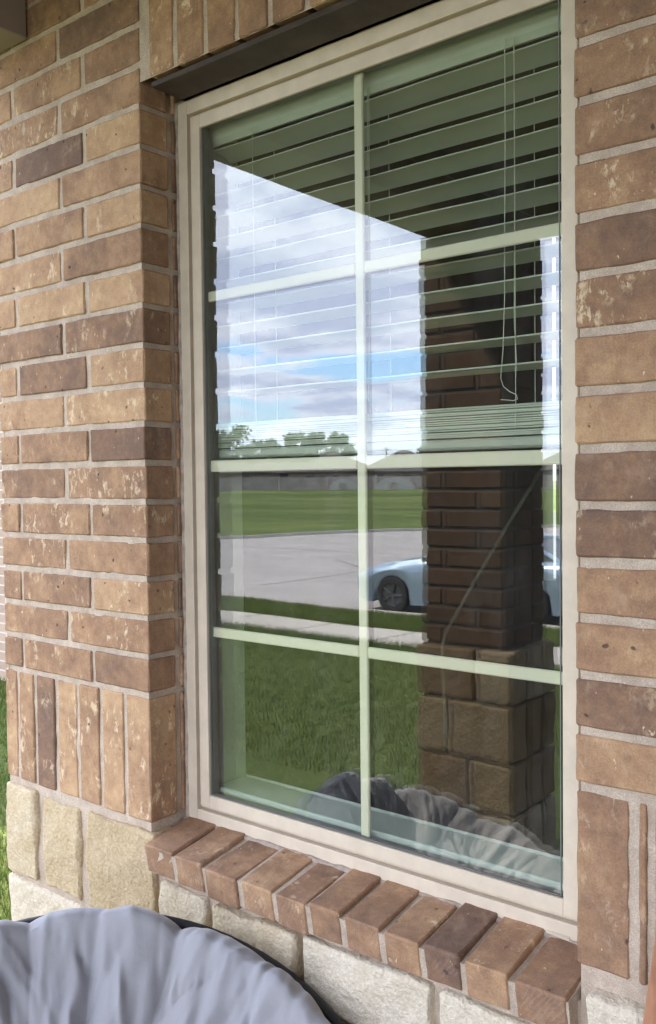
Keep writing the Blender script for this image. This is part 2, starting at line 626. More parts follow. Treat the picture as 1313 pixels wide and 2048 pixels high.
# ------------------------------------------------------------------ the house: brickwork
C = 0.0762
J = 0.0062           # half a joint
house = empty('brick_house', (0, 0, -1.1), 'tan and brown brick house front with a stone base and one tall gridded window', 'house')


def hp(o):
    """keeps world coordinates under the house empty"""
    o.parent = house
    o.matrix_parent_inverse = Matrix.Translation((0, 0, 1.1))
    return o


def jit(a=0.0012):
    return rnd.uniform(-a, a)


left_tones = {20: (.4, .4, .4), 19: (.3, .45), 18: (.5, .3, .4), 17: (.08, .45), 16: (.38, .5, .5), 15: (.48, .42), 14: (.74, .02, .62),
              13: (.52, .74), 12: (.68, .55, .60), 11: (.34, .68), 10: (.64, .72, .60), 9: (.20, .28), 8: (.60, .26, .66),
              7: (.70, .62), 6: (.10, .44, .42), 5: (.40, .34), 4: (.42, .40, .5), 3: (.50, .46), 2: (.66, .36, .42),
              1: (.50, .44), 0: (.34, .46, .30)}
right_tones = {20: .3, 19: .4, 18: .35, 17: .4, 16: .3, 15: .25, 14: .34, 13: .42, 12: .40, 11: .44, 10: .14, 9: .46, 8: .50,
               7: .58, 6: .16, 5: .14, 4: .46, 3: .56, 2: .26, 1: .68, 0: .30}
# rows on the right, counted up from the soldier course
right_tones.update({0: .66, 1: .28, 2: .54, 3: .46, 4: .14, 5: .15, 6: .56, 7: .50, 8: .46, 9: .12, 10: .46, 11: .40, 12: .42, 13: .30})

XE = -0.508          # left end of the wall
XR = 0.881           # right side of the opening
mb = MB()


def brick(x0, x1, z0, z1, tone, sides='flrtd', y0=0.0, depth=0.07, **k):
    yy = y0 + jit(0.0016)
    block(mb, (x0 + J + jit(), yy, z0 + J + jit(0.001)), (x1 - J + jit(), yy + depth, z1 - J + jit(0.001)), sides,
          tone=tone, amp=0.0013, edge=0.0034, big=0.0014, bfreq=14, r=0.0024, **k)


for k in range(0, 21):
    z0, z1 = k * C, (k + 1) * C
    tn = left_tones[k]
    if k % 2:       # long corner brick
        brick(-.254 - J, 0.0 + J, z0, z1, tn[0])
        brick(XE - J, -.254 - J, z0, z1, tn[1])
    else:
        brick(-.1715 - J, 0.0 + J, z0, z1, tn[0])
        brick(-.4255 - J, -.1715 - J, z0, z1, tn[1])
        brick(XE - J, -.4255 - J, z0, z1, tn[2])
    # right of the window
    x = XR - J
    first = True
    while x < 2.9:
        ln = 0.254 if (not first or k % 2 == 0) else 0.1715
        if x + ln > 2.95:
            break
        tone = right_tones[k] if first else rnd.choice((.15, .3, .4, .45, .5, .55, .62, .7))
        brick(x, x + ln, z0, z1, tone, step=0.014 if first else 0.03)
        x += ln
        first = False
    # second wythe seen in the reveals
    for xa, xb in ((-0.03, 0.0), (XR, XR + 0.03)):
        if z1 < 1.22:
            block(mb, (xa, 0.083, z0 + J + jit()), (xb + jit(0.002), 0.112, z1 - J + jit()), 'flrtd',
                  tone=rnd.choice((.2, .35, .45, .55)), amp=0.001, edge=0.002, step=0.03)
# bricks above the lintel soldiers
for k in range(19, 21):
    x = 0.012
    while x < XR - 0.05:
        ln = min(0.254, XR - J - 0.004 - x)
        brick(x, x + ln, k * C, (k + 1) * C, rnd.choice((.3, .45, .5)), step=0.03)
        x += ln
brick_wall = mb.build('brick_wall', BRICK, smooth=True, recalc=False)
hp(brick_wall)

# soldier courses
mb = MB()
sx = [0.0 + J, -.0785, -.156, -.2345, -.313, -.3905, -.457, XE - J]
st = [.62, .72, .55, .70, .14, .50, .58]
for i in range(7):
    brick(sx[i + 1], sx[i], -.2585, 0.0, st[i])
block(mb, (-.03, 0.083, -.250), (0.0, 0.112, -.007), 'flrtd', tone=.35, amp=0.001, edge=0.002, step=0.03)
soldier = hp(mb.build('soldier_course', BRICK, smooth=True, recalc=False))
mb = MB()
rx = [XR - J, .9605, .9835, 1.046, 1.124, 1.202]
while rx[-1] < 2.85:
    rx.append(rx[-1] + 0.078)
for i in range(len(rx) - 1):
    brick(rx[i], rx[i + 1], -.2510, 0.0, (.40, .42, .5)[i] if i < 3 else rnd.choice((.3, .45, .6)), step=0.014 if i < 3 else .03)
block(mb, (XR, 0.083, -.250), (XR + .03, 0.112, -.007), 'flrtd', tone=.35, amp=0.001, edge=0.002, step=0.03)
soldier = hp(mb.build('soldier_course', BRICK, smooth=True, recalc=False))
mb = MB()
x = 0.022
lt = [.52, .50, .48, .45, .35, .5, .4, .55, .4, .5, .35, .5]
i = 0
while x < XR - 0.02:
    x1 = min(x + 0.0795, XR - 0.002)
    brick(x, x1, 1.180, 1.4405, lt[i % 12])
    x = x1
    i += 1
hp(mb.build('lintel_soldier_course', BRICK, smooth=True, recalc=False))

# mortar behind everything: slabs with the opening left free, faces finely uneven
def mortar_sheet(mb, x0, x1, z0, z1, y, step=0.011, axis='y', sign=1):
    nx = max(2, int((x1 - x0) / step))
    nz = max(2, int((z1 - z0) / step))
    V = []
    for i in range(nx + 1):
        for j in range(nz + 1):
            a = x0 + (x1 - x0) * i / nx
            b = z0 + (z1 - z0) * j / nz
            e = 0.0 if i in (0, nx) or j in (0, nz) else 1.0
            d = e * (noise.noise(Vector((a * 38, y * 50, b * 38))) * 0.0018 + noise.noise(Vector((a * 11, 3, b * 11))) * 0.0015)
            V.append((a, y + d * sign, b) if axis == 'y' else (y + d * sign, a, b))
    F = [(i * (nz + 1) + j, (i + 1) * (nz + 1) + j, (i + 1) * (nz + 1) + j + 1, i * (nz + 1) + j + 1)
         for i in range(nx) for j in range(nz)]
    mb.add(V, F)


mm = MB()
MY = 0.0036
mortar_sheet(mm, XE + .006, -0.006, -1.1, 1.6, MY)
mortar_sheet(mm, XR + .006, 2.94, -1.1, 1.6, MY)
mortar_sheet(mm, -0.006, XR + .006, 1.186, 1.6, MY)
mortar_sheet(mm, -0.006, XR + .006, -1.1, -.335, MY)
mortar_sheet(mm, MY, 0.125, -.335, 1.186, -0.006, axis='x')
mortar_sheet(mm, MY, 0.125, -.335, 1.186, XR + .006, axis='x')
mm.box((-0.006, MY, -.345), (XR + .006, .125, -.300))
mm.box((XE + .006, MY, -1.1), (XE + .012, .30, 1.6))
hp(mm.build('mortar_joints', MORTAR, smooth=True, recalc=False))
# structural core behind the veneer (left and right of the window, above, below)
co = MB()
co.box((XE + .02, .02, -1.1), (-.03, .20, 1.6))
co.box((XR + .03, .02, -1.1), (2.93, .20, 1.6))
co.box((-.03, .113, 1.205), (XR + .03, .20, 1.6))
co.box((-.03, .125, -1.1), (XR + .03, .20, -.31))
hp(co.build('wall_core', DRY))

# brick sill (rowlock on edge, sloping outwards)
mb = MB()
jx = [0.004, .093, .1745, .2640, .3470, .4225, .4950, .5735, .6480, .7180, .7970, .884]
tn = [.42, .40, .34, .50, .36, .38, .40, .46, .10, .56, .34]
for i in range(11):
    a, b = jx[i], jx[i + 1]
    tilt = math.radians(9.5 + jit(1.2))
    M = Matrix.Translation((0, -0.030 + jit(0.002), -.2825 + jit(0.0015))) @ Matrix.Rotation(tilt, 4, 'X') @ Matrix.Rotation(jit(0.012), 4, 'Y')
    block(mb, (a + .0048, 0.0, -.058), (b - .0048, 0.135, 0), 'flrtd', tone=tn[i], r=0.0028, amp=.0012, edge=.003, big=.002, bfreq=14, M=M)
sill = hp(mb.build('window_sill', SILLBRICK, smooth=True, recalc=False))
mm = MB()
M = Matrix.Translation((0, -0.0262, -.2878)) @ Matrix.Rotation(math.radians(9.5), 4, 'X')
mm.box((0.006, 0.0, -.050), (.882, .128, 0.0), M=M)
o = mm.build('sill_mortar', MORTAR)
o.parent = sill
# limestone base
mb = MB()


def stone(x0, x1, z0, z1, tone, y=-0.008, mbx=None, M=None, sides='flrtd', step=0.010, d=0.07):
    j = 0.0055
    block(mbx or mb, (x0 + j, y + jit(.003), z0 + j), (x1 - j, y + d, z1 - j), sides, r=0.006, step=step, amp=.0025, freq=45,
          edge=.005, efreq=22, big=.007, bfreq=11, tone=tone, M=M)


stone(XE - .004, -.385, -.478, -.262, .44, y=-.006)
stone(-.372, -.228, -.478, -.268, .52, y=-.004)
stone(-.208, .020, -.478, -.264, .56, y=-.010)
stone(XE - .004, -.10, -.63, -.480, .12, y=-.002)
stone(-.10, .15, -.63, -.480, .10)
stone(.022, .165, -.478, -.350, .22)
stone(.180, .392, -.50, -.348, .36, y=-.016)
stone(.394, .66, -.470, -.344, .04, y=-.018)
stone(.66, .885, -.50, -.348, .06, y=-.012)
stone(.150, .40, -.70, -.500, .20)
stone(.40, .66, -.70, -.472, .02)
stone(.66, .90, -.70, -.50, .3)
stone(.898, 1.06, -.47, -.268, .03, y=-.022)
x = 1.06
while x < 2.8:
    ww = rnd.uniform(.16, .3)
    stone(x, min(2.94, x + ww), -.47, -.262, rnd.choice((.05, .3, .5)), step=.03)
    x += ww
for za, zb in ((-.86, -.70), (-1.1, -.86)):
    x = XE - .004
    while x < 2.85:
        ww = rnd.uniform(.18, .34)
        stone(x, min(2.94, x + ww), za, zb, rnd.choice((.05, .2, .35, .5)), step=.03)
        x += ww
x = XE
for xs in ((XE - .004, -.3), (-.3, -.05), (-.05, .15)):
    stone(xs[0], xs[1], -.70, -.63, .2, step=.02)
x = .90
while x < 2.8:
    ww = rnd.uniform(.2, .34)
    stone(x, min(2.94, x + ww), -.70, -.47, rnd.choice((.05, .3, .5)), step=.03)
    x += ww
hp(mb.build('stone_base', STONE, smooth=True, recalc=False))

# steel lintel under the soldiers
mb = MB()
mb.box((0.030, 0.004, 1.168), (XR + .02, 0.112, 1.178), bev=.0015)
mb.box((0.030, 0.080, 1.1715 - .0035), (XR - .002, 0.095, 1.168))
hp(mb.build('lintel', LINTEL))

# ------------------------------------------------------------------ the window
FX0, FX1, FZ0, FZ1 = 0.008, XR - .001, -.266, 1.1675     # outer edge of the frame
GX0, GX1, GZ0, GZ1 = 0.0675, 0.8155, -.207, 1.113         # visible glass


def ring(mb, x0, x1, z0, z1, w, y0, y1, bev=0.0012, wz=None):
    wz = wz or w
    mb.box((x0, y0, z0), (x0 + w, y1, z1), bev=bev)
    mb.box((x1 - w, y0, z0), (x1, y1, z1), bev=bev)
    mb.box((x0 + w, y0 + .0004, z1 - wz), (x1 - w, y1 - .0004, z1), bev=bev)
    mb.box((x0 + w, y0 + .0004, z0), (x1 - w, y1 - .0004, z0 + wz), bev=bev)


mb = MB()
ring(mb, FX0, FX1, FZ0, FZ1, .026, .0890, .124)                       # outer flange, proud
ring(mb, FX0 + .026, FX1 - .026, FZ0 + .026, FZ1 - .026, .008, .1020, .122, bev=.0008)      # shadow groove
ring(mb, FX0 + .034, FX1 - .034, FZ0 + .034, FZ1 - .034, GX0 - FX0 - .034, .0910, .0985,
     wz=GZ0 - FZ0 - .034)                                            # glazing bead
window = hp(mb.build('window', FRAME))
mb = MB()
ring(mb, GX0 + .0005, GX1 - .0005, GZ0 + .0005, GZ1 - .0005, .0014, .0975, .0995, bev=.0003)
ring(mb, GX0 - .018, GX1 + .018, GZ0 - .018, GZ1 + .018, .0185, .1035, .1180, bev=.0005)
o = mb.build('gasket', GASKET)
o.parent = window
for nm, y, gm in (('outer_pane', .1000, GLASS_O), ('inner_pane', .1185, GLASS_I)):
    mb = MB()
    V = [(GX0 - .008, y, GZ0 - .008), (GX1 + .008, y, GZ0 - .008), (GX1 + .008, y, GZ1 + .008), (GX0 - .008, y, GZ1 + .008)]
    V += [(a, y + .003, b) for a, _, b in V]
    mb.add(V, [(0, 1, 2, 3)], mat=0)
    mb.f += [(4 + mb.n - 8, 7 + mb.n - 8, 6 + mb.n - 8, 5 + mb.n - 8), (0, 4, 5, 1), (1, 5, 6, 2), (2, 6, 7, 3), (3, 7, 4, 0)]
    mb.a += [.5] * 5
    mb.b += [0.] * 5
    mb.m += [1] * 5
    o = mb.build(nm, [gm, CLEAR])
    o.parent = window
XC = 0.4425


def bar(x0, x1, z0, z1):
    mb = MB()
    mb.box((x0, .1075, z0), (x1, .1145, z1), bev=.002)
    o = mb.build('grille_bar', GRID)
    o.parent = window
    return o


bar(XC - .0095, XC + .0095, GZ0, GZ1)
for zz, h in ((.7830, .010), (.4490, .0115), (.1185, .010)):
    bar(GX0, XC - .0097, zz - h, zz + h)
    bar(XC + .0097, GX1, zz - h, zz + h)
mb = MB()
mb.box((.795, .0872, -.2655), (.832, .0889, -.2585), bev=.0006)
mb.box((.797, .0845, -.2605), (.830, .0870, -.2588), bev=.0006)
o = mb.build('weep_cover', FRAME)
o.parent = window
mb = MB()
ptsL = [(0.006 + jit(.001), .093 + jit(.001), -.27 + 1.44 * i / 60) for i in range(61)]
mb.tube(ptsL, [0.0055 + abs(jit(.0022)) for _ in range(61)], 7)
ptsB = [(0.0 + .88 * i / 50, .090 + jit(.001), -.2685 + jit(.001)) for i in range(51)]
mb.tube(ptsB, [0.0052 + abs(jit(.0025)) for _ in range(51)], 7)
ptsT = [(0.01 + .87 * i / 50, .093 + jit(.001), 1.169 + jit(.0008)) for i in range(51)]
mb.tube(ptsT, [0.0035 + abs(jit(.001)) for _ in range(51)], 7)
o = mb.build('caulk_bead', CAULK, smooth=True)
o.parent = window

# inner jamb, stool and room
mb = MB()
mb.box((0.030, .1245, -.23), (0.050, .215, 1.19))
mb.box((XR - .050, .1245, -.23), (XR - .030, .215, 1.19))
mb.box((0.050, .1245, 1.150), (XR - .050, .215, 1.19))
hp(mb.build('inner_jamb', PAINTW))
mb = MB()
mb.box((0.0502, .1245, -.225), (XR - .0502, .206, -.200), bev=.003)
mb.box((-.02, .2155, -.225), (XR + .02, .2235, -.2005), bev=.003)
hp(mb.build('interior_sill', simple('sill_white', (0.74, 0.78, 0.80), 0.4, var=.03)))
mb = MB()
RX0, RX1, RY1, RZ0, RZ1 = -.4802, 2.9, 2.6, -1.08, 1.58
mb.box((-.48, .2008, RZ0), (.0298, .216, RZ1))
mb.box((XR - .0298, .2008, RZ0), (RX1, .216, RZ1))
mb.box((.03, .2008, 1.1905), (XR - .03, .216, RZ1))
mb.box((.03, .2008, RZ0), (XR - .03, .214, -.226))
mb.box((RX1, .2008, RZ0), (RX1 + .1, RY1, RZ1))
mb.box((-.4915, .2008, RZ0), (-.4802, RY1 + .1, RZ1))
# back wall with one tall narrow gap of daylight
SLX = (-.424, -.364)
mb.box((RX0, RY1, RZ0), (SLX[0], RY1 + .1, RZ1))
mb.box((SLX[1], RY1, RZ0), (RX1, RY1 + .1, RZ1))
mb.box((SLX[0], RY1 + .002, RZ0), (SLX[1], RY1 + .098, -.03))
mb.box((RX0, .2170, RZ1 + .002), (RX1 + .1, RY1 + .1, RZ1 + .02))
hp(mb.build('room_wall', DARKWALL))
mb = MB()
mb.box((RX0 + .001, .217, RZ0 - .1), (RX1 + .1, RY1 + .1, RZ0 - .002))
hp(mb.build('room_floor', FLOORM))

# outer side wall, porch and roof
mb = MB()
mb.box((XE, .3005, -1.1), (-.4925, 2.7, 1.6))
hp(mb.build('side_wall', MORTAR))
mb = MB()
mb.box((2.30, -2.06, -1.1), (2.50, -.03, 1.37))  # unseen wall, added to cut the light entering the porch from the right
hp(mb.build('added_light_block_wall', simple('light_block_wall', (0.22, 0.15, 0.11), 0.9, var=.25)))
bm_ = MB()
bm_.box((-.600, -2.055, 1.375), (-.362, -0.003, 1.595), bev=.003)
bm_.box((-.3615, -2.055, 1.375), (4.0, -1.815, 1.5948), bev=.003)
hp(bm_.build('porch_beam', SOFFIT))
mb = MB()
mb.box((-.61, -2.25, 1.5965), (4.1, -.001, 1.62))
mb.box((-.61, .001, 1.602), (4.1, 2.95, 1.62))
hp(mb.build('porch_ceiling', SOFFIT))
mb = MB()
mb.add([(-.65, -2.45, 1.622), (4.3, -2.45, 1.622), (4.3, 3.1, 1.622), (-.65, 3.1, 1.622), (1.2, .4, 3.4), (2.6, .4, 3.4)],
       [(0, 1, 5, 4), (1, 2, 5), (2, 3, 4, 5), (3, 0, 4), (0, 3, 2, 1)])
hp(mb.build('roof', ROOFM))
mb = MB()
mb.box((-.67, -2.47, 1.54), (4.3, -2.452, 1.628))
mb.box((-.67, -2.45, 1.56), (-.652, 3.1, 1.628))
hp(mb.build('fascia', SOFFIT))

# brick pillar with its stone base
PX0, PX1, PY0, PY1 = -.625, -.265, -2.075, -1.72
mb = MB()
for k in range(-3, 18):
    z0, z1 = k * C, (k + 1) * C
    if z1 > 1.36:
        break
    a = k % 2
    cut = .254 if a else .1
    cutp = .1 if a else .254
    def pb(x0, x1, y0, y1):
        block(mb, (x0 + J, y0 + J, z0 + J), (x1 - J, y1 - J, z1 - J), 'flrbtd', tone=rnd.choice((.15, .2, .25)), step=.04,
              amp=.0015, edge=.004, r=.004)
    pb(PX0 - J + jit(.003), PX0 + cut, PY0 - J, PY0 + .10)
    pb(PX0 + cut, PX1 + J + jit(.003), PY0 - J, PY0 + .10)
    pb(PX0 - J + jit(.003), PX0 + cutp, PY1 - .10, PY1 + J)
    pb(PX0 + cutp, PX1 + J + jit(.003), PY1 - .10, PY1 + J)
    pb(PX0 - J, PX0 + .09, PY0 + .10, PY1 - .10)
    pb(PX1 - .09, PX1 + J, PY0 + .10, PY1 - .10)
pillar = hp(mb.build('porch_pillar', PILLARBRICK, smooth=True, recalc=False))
mb = MB()
mb.box((PX0 + .006, PY0 + .006, -1.1), (PX1 - .006, PY1 - .006, 1.374))
o = mb.build('pillar_mortar', simple('shaded_mortar', (0.065, 0.055, 0.045), 0.95))  # mortar colour darkened to stand in for shade on the pillar
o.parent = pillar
mb = MB()
zz = [-1.1, -.86, -.66, -.44, -.232]
for i in range(4):
    c1 = PX0 + (.17, .22, .13, .25)[i]
    c2 = PY0 + (.2, .12, .24, .15)[i]
    for (x0, x1, y0, y1) in ((PX0 - .02, c1, PY1 - .12, PY1 + .02), (c1, PX1 + .045, PY1 - .12, PY1 + .02),
                             (PX0 - .02, c1, PY0 - .02, PY0 + .1), (c1, PX1 + .045, PY0 - .02, PY0 + .1),
                             (PX0 - .02, PX0 + .12, PY0 + .1, PY1 - .12), (PX1 - .12, PX1 + .045, PY0 + .1, PY1 - .12)):
        block(mb, (x0 + .004, y0 + .004, zz[i] + .005), (x1 - .004, y1 - .004, zz[i + 1] - .005), 'flrbtd', r=.008, step=.03,
              amp=.002, edge=.006, big=.01, bfreq=9, tone=rnd.choice((.1, .3, .45, .6, .85)))
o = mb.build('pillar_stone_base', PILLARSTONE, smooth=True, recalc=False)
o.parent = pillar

# ------------------------------------------------------------------ window blind
blind = empty('window_blind', (.44, .165, 1.14), 'white horizontal slat blind lowered halfway behind the window glass', 'window blind')


def bp(o):
    o.parent = blind
    o.matrix_parent_inverse = Matrix.Translation((-.44, -.165, -1.14))
    return o


BX0, BX1 = .0525, XR - .0525
mb = MB()
P = [(.134, 1.1495), (.134, 1.115), (.137, 1.098), (.143, 1.088), (.147, 1.088), (.141, 1.100), (.139, 1.116), (.139, 1.1495)]
mb.prism(P, 'x', BX0, BX1)
bp(mb.build('valance', SLAT, smooth=False))
mb = MB()
mb.box((BX0 + .004, .150, 1.112), (BX1 - .004, .196, 1.149))
bp(mb.build('headrail', SLAT))
mb = MB()
PITCH = .0434


def slat(mb, zc_, tilt, sag=.0, x0=BX0 + .003, x1=BX1 - .003, th=.0026):
    n = 14
    prof = []
    for i in range(7):
        u = -1 + 2 * i / 6
        prof.append((u * .0245, .0022 * (1 - u * u)))
    V = []
    ct, stt = math.cos(tilt), math.sin(tilt)
    for j in range(n + 1):
        x = x0 + (x1 - x0) * j / n
        dz = -sag * math.sin(math.pi * ((j / n) * 3 % 1)) + noise.noise(Vector((x * 3, zc_ * 20, 0))) * .0012
        for t in (th / 2, -th / 2):
            for (a, b) in prof:
                V.append((x, .166 + a * ct - (b + t) * stt, zc_ + dz + a * stt + (b + t) * ct))
    F = []
    m = 14
    for j in range(n):
        a, b = j * m, (j + 1) * m
        for i in range(6):
            F.append((a + i, a + i + 1, b + i + 1, b + i))
            F.append((a + 7 + i, b + 7 + i, b + 8 + i, a + 8 + i))
        F.append((a, b, b + 7, a + 7))
        F.append((a + 6, a + 13, b + 13, b + 6))
    F.append(tuple(range(0, 7)) + tuple(range(13, 6, -1)))
    F.append(tuple(n * m + i for i in range(6, -1, -1)) + tuple(n * m + i for i in range(7, 14)))
    mb.add(V, F)


zs = 1.073
nsl = 0
while zs > .555:
    slat(mb, zs + jit(.0012), math.radians(-(2 + 12 * min(1, max(0, (zs - .56) / .30))) + jit(1.5)), sag=.0008)
    zs -= PITCH
    nsl += 1
bp(mb.build('slats', SLAT))
mb = MB()
for i in range(14):
    z_ = .4870 + i * .0036
    slat(mb, z_ + jit(.0005), math.radians(jit(1.8)), sag=.0006)
bp(mb.build('slat_stack', SLAT))
mb = MB()
mb.box((BX0 + .003, .141, .4660), (BX1 - .003, .192, .4835), bev=.004)
bp(mb.build('bottom_rail', SLAT))
for x in (.165, .440, .722):
    mb = MB()
    mb.tube([(x, .1385, 1.10), (x, .1385, .49)], .0007, 5)
    mb.tube([(x + .006, .1935, 1.10), (x + .006, .1935, .49)], .0007, 5)
    bp(mb.build('ladder_cord', CORD))
mb = MB()      # lift cord with its kinked slack resting on the stacked slats
pts = [(.708, .134, 1.10), (.7085, .1335, .95), (.707, .133, .80), (.7065, .133, .70), (.704, .132, .62), (.700, .131, .575),
       (.705, .131, .562), (.716, .131, .553), (.727, .131, .548), (.729, .131, .541), (.722, .131, .539), (.708, .131, .541), (.700, .131, .542)]
mb.tube(pts, .0008, 6)
mb.tube([(.7235, .134, 1.10), (.7240, .134, .9), (.7225, .134, .66), (.726, .134, .60), (.724, .134, .565)], .0006, 6)
bp(mb.build('pull_cord', CORD))
mb = MB()
mb.tube([(.447, .134, 1.10), (.4465, .133, .9), (.447, .132, .72), (.443, .131, .63), (.441, .131, .56), (.452, .131, .545), (.462, .131, .538)], .0007, 6)
bp(mb.build('pull_cord', CORD))

# a pale strap hanging slack inside the room
mb = MB()
pts = [Vector(p) for p in ((.70, .46, .62), (.655, .43, .48), (.560, .41, .325), (.470, .40, .178), (.430, .40, .112), (.4215, .40, .085), (.4225, .40, .03), (.427, .40, -.044), (.430, .40, -.12))]
V = []
for i, p in enumerate(pts):
    tdir = (pts[min(i + 1, len(pts) - 1)] - pts[max(i - 1, 0)]).normalized()
    s_ = tdir.cross(Vector((.45, -.9, 0))).normalized() * .0032
    dd = Vector((0, .0012, 0))
    V += [p - s_ - dd, p + s_ - dd, p + s_ + dd, p - s_ + dd]
F = [(0, 1, 2, 3)]
for i in range(len(pts) - 1):
    for k in range(4):
        F.append((i * 4 + k, i * 4 + (k + 1) % 4, i * 4 + 4 + (k + 1) % 4, i * 4 + 4 + k))
F.append(tuple(len(pts) * 4 - 4 + k for k in (3, 2, 1, 0)))
mb.add([tuple(v) for v in V], F)
o = mb.build('hanging_strap', simple('pale_strap', (0.085, 0.085, 0.078), 0.8))
tag(o, 'thin pale strap running diagonally then straight down in the dark room behind the glass', 'strap')

# ------------------------------------------------------------------ papasan chair and its cushion
n_ = Vector((.309, -.310, .8993)).normalized()
a_ = Vector((-n_.y, n_.x, 0)).normalized()          # horizontal in-plane axis
b_ = n_.cross(a_).normalized()
if b_.z < 0:
    b_ = -b_
cc = Vector((.372, -.520, -.548))
RR = .478


def L2W(x, y, z):
    return cc + a_ * x + b_ * y + n_ * z


def make_fabric():
    m, t = mat('cushion_cotton')
    v = t.n('ShaderNodeNewGeometry').outputs['Position']
    n = t.noise(v, 5, 4, 0.5)
    wv = t.noise(v, 700, 2, 0.5)
    wr = t.noise(v, 34, 3, 0.5, 0.3)
    c = t.mix(t.smooth(n, 0.3, 0.7), (0.275, 0.270, 0.280), (0.318, 0.312, 0.318))
    c = t.mix(t.smooth(wv, 0.3, 0.7, 0, 0.18), c, (0.22, 0.216, 0.23))
    h = t.math('ADD', t.math('MULTIPLY', wv, 0.12), t.math('MULTIPLY', wr, 1.0))
    b = t.n('ShaderNodeBsdfPrincipled', Roughness=0.85)
    t.t.links.new(c, b.inputs['Base Color'])
    b.inputs['Specular IOR Level'].default_value = 0.2
    b.inputs['Sheen Weight'].default_value = 0.35
    t.t.links.new(bump(t, h, 0.35, 0.004), b.inputs['Normal'])
    finish(t, b.outputs[0])
    return m


FAB = make_fabric()
NT_ = 760
prof = []        # (radius share, height above rim plane, how strongly the folds show)
# top of the cushion from the middle outwards, over the edge, then underneath
for i in range(44):
    s_ = i / 43
    r_ = .02 + .90 * s_
    h_ = -.235 + .245 * (s_ ** 1.9)
    prof.append((r_, h_ + .030 * math.sin(math.pi * min(1, s_ * 1.15)), .25 + .75 * s_))
for i in range(1, 22):
    an = math.pi * i / 21
    prof.append((.92 + .088 * math.sin(an), .010 + .062 * 1.0 * math.cos(an) - .032 - .030 + .00, 1.0 - .35 * i / 21))
last = prof[-1]
for i in range(1, 16):
    s_ = i / 15
    prof.append((.92 * (1 - s_) + .03 * s_, last[1] - .215 * (1 - (1 - s_) ** 1.9) , .65 * (1 - s_)))
# join heights of the top and the rim roll
j0 = prof[43][1]
shift = j0 - (.010 + .062 - .062)
prof = [(r, h if i < 44 else h + shift - (.062 * 0), f_) for i, (r, h, f_) in enumerate(prof)]
rg = random.Random(11)
seams = []
an = 0.0
while an < 2 * math.pi - .30:
    seams.append(an)
    an += rg.choice((rg.uniform(.28, .36), rg.uniform(.46, .64)))
NS = len(seams)
depthS = [rg.choice((.25, .5, .8, 1.15)) * rg.uniform(.85, 1.15) for _ in seams]
wob = [rg.uniform(-.22, .22) for _ in seams]


def puff(th, r):
    """swelling between radial seams, pinched to soft valleys"""
    sh = [seams[i] + wob[i] * max(0, 1 - r) ** 1.3 + .03 * math.sin(7 * r + 2.1 * i) for i in range(NS)]
    t_ = th % (2 * math.pi)
    best = -1
    for i in range(NS):
        s0 = sh[i]
        s1 = sh[i + 1] if i < NS - 1 else sh[0] + 2 * math.pi
        for tt_ in (t_, t_ + 2 * math.pi, t_ - 2 * math.pi):
            if s0 <= tt_ < s1:
                u = (tt_ - s0) / (s1 - s0)
                wd = (s1 - s0) / .42
                dl, dr = depthS[i], depthS[(i + 1) % NS]
                v0 = 1 - math.exp(-u * (s1 - s0) / .055)
                v1 = 1 - math.exp(-(1 - u) * (s1 - s0) / .055)
                return .30 * math.sin(math.pi * u) * min(1.3, wd) - (1 - v0) * dl - (1 - v1) * dr + .35
    return 0


cr = np.random.RandomState(21)
TH = 2 * np.pi * np.arange(NT_) / NT_
PRr = np.array([p[0] for p in prof])[:, None]
arc = np.concatenate([[0], np.cumsum([math.hypot(prof[i + 1][0] - prof[i][0], (prof[i + 1][1] - prof[i][1]) / RR) for i in range(len(prof) - 1)])])[:, None]
EDGE = float(arc[43, 0])           # arc length at which the top rolls over the rim
CR = np.zeros((len(prof), NT_))
for _ in range(460):
    th0 = cr.uniform(0, 2 * np.pi)
    end = EDGE + .16 - abs(cr.normal(0, .30))
    ln = cr.uniform(.12, .55)
    slant = cr.normal(.12, .50)
    bend = cr.normal(0, .8)
    wd = cr.uniform(.0045, .013) / RR
    dp = cr.uniform(.0035, .0120) * (.8 if cr.rand() < .40 else -1)
    u = (arc - (end - ln)) / ln
    win = np.where((u > 0) & (u < 1), np.sin(np.pi * np.clip(u, 0, 1)) ** .8, 0)
    cen = th0 + slant * (arc - end) + bend * (arc - end) ** 2
    dth = (TH[None, :] - cen + np.pi) % (2 * np.pi) - np.pi
    lat = dth * np.maximum(PRr, .12)
    CR += dp * win * np.exp(-(lat / wd) ** 2)
V = []
for i, (r_, h_, f_) in enumerate(prof):
    outer = max(0.0, (r_ - .80) / .2)
    for k in range(NT_):
        th = 2 * math.pi * k / NT_
        ct, s2 = math.cos(th), math.sin(th)
        p = puff(th, r_)
        w3 = noise.noise(Vector((ct * r_ * 3.4, s2 * r_ * 3.4, 9)))
        disp = f_ * (.036 * p + .016 * w3) + CR[i, k]
        rad = RR * r_ * 1.005 + disp * outer * .22
        V.append(tuple(L2W(rad * ct, rad * s2, h_ + disp * (1 - .60 * outer) + .034)))
F = []
for i in range(len(prof) - 1):
    for k in range(NT_):
        l = (k + 1) % NT_
        F.append((i * NT_ + k, i * NT_ + l, (i + 1) * NT_ + l, (i + 1) * NT_ + k))
F.append(tuple(range(NT_))[::-1])
F.append(tuple((len(prof) - 1) * NT_ + k for k in range(NT_)))
mb = MB()
mb.add(V, F)
cush = mb.build('papasan_cushion', FAB, smooth=True)
tag(cush, 'puffy round grey-blue cushion with radial folds lying in the bowl chair below the window', 'cushion')

chair = empty('papasan_chair', (cc.x, cc.y, -1.1), 'black framed round bowl chair below the window, mostly hidden by its cushion', 'chair')


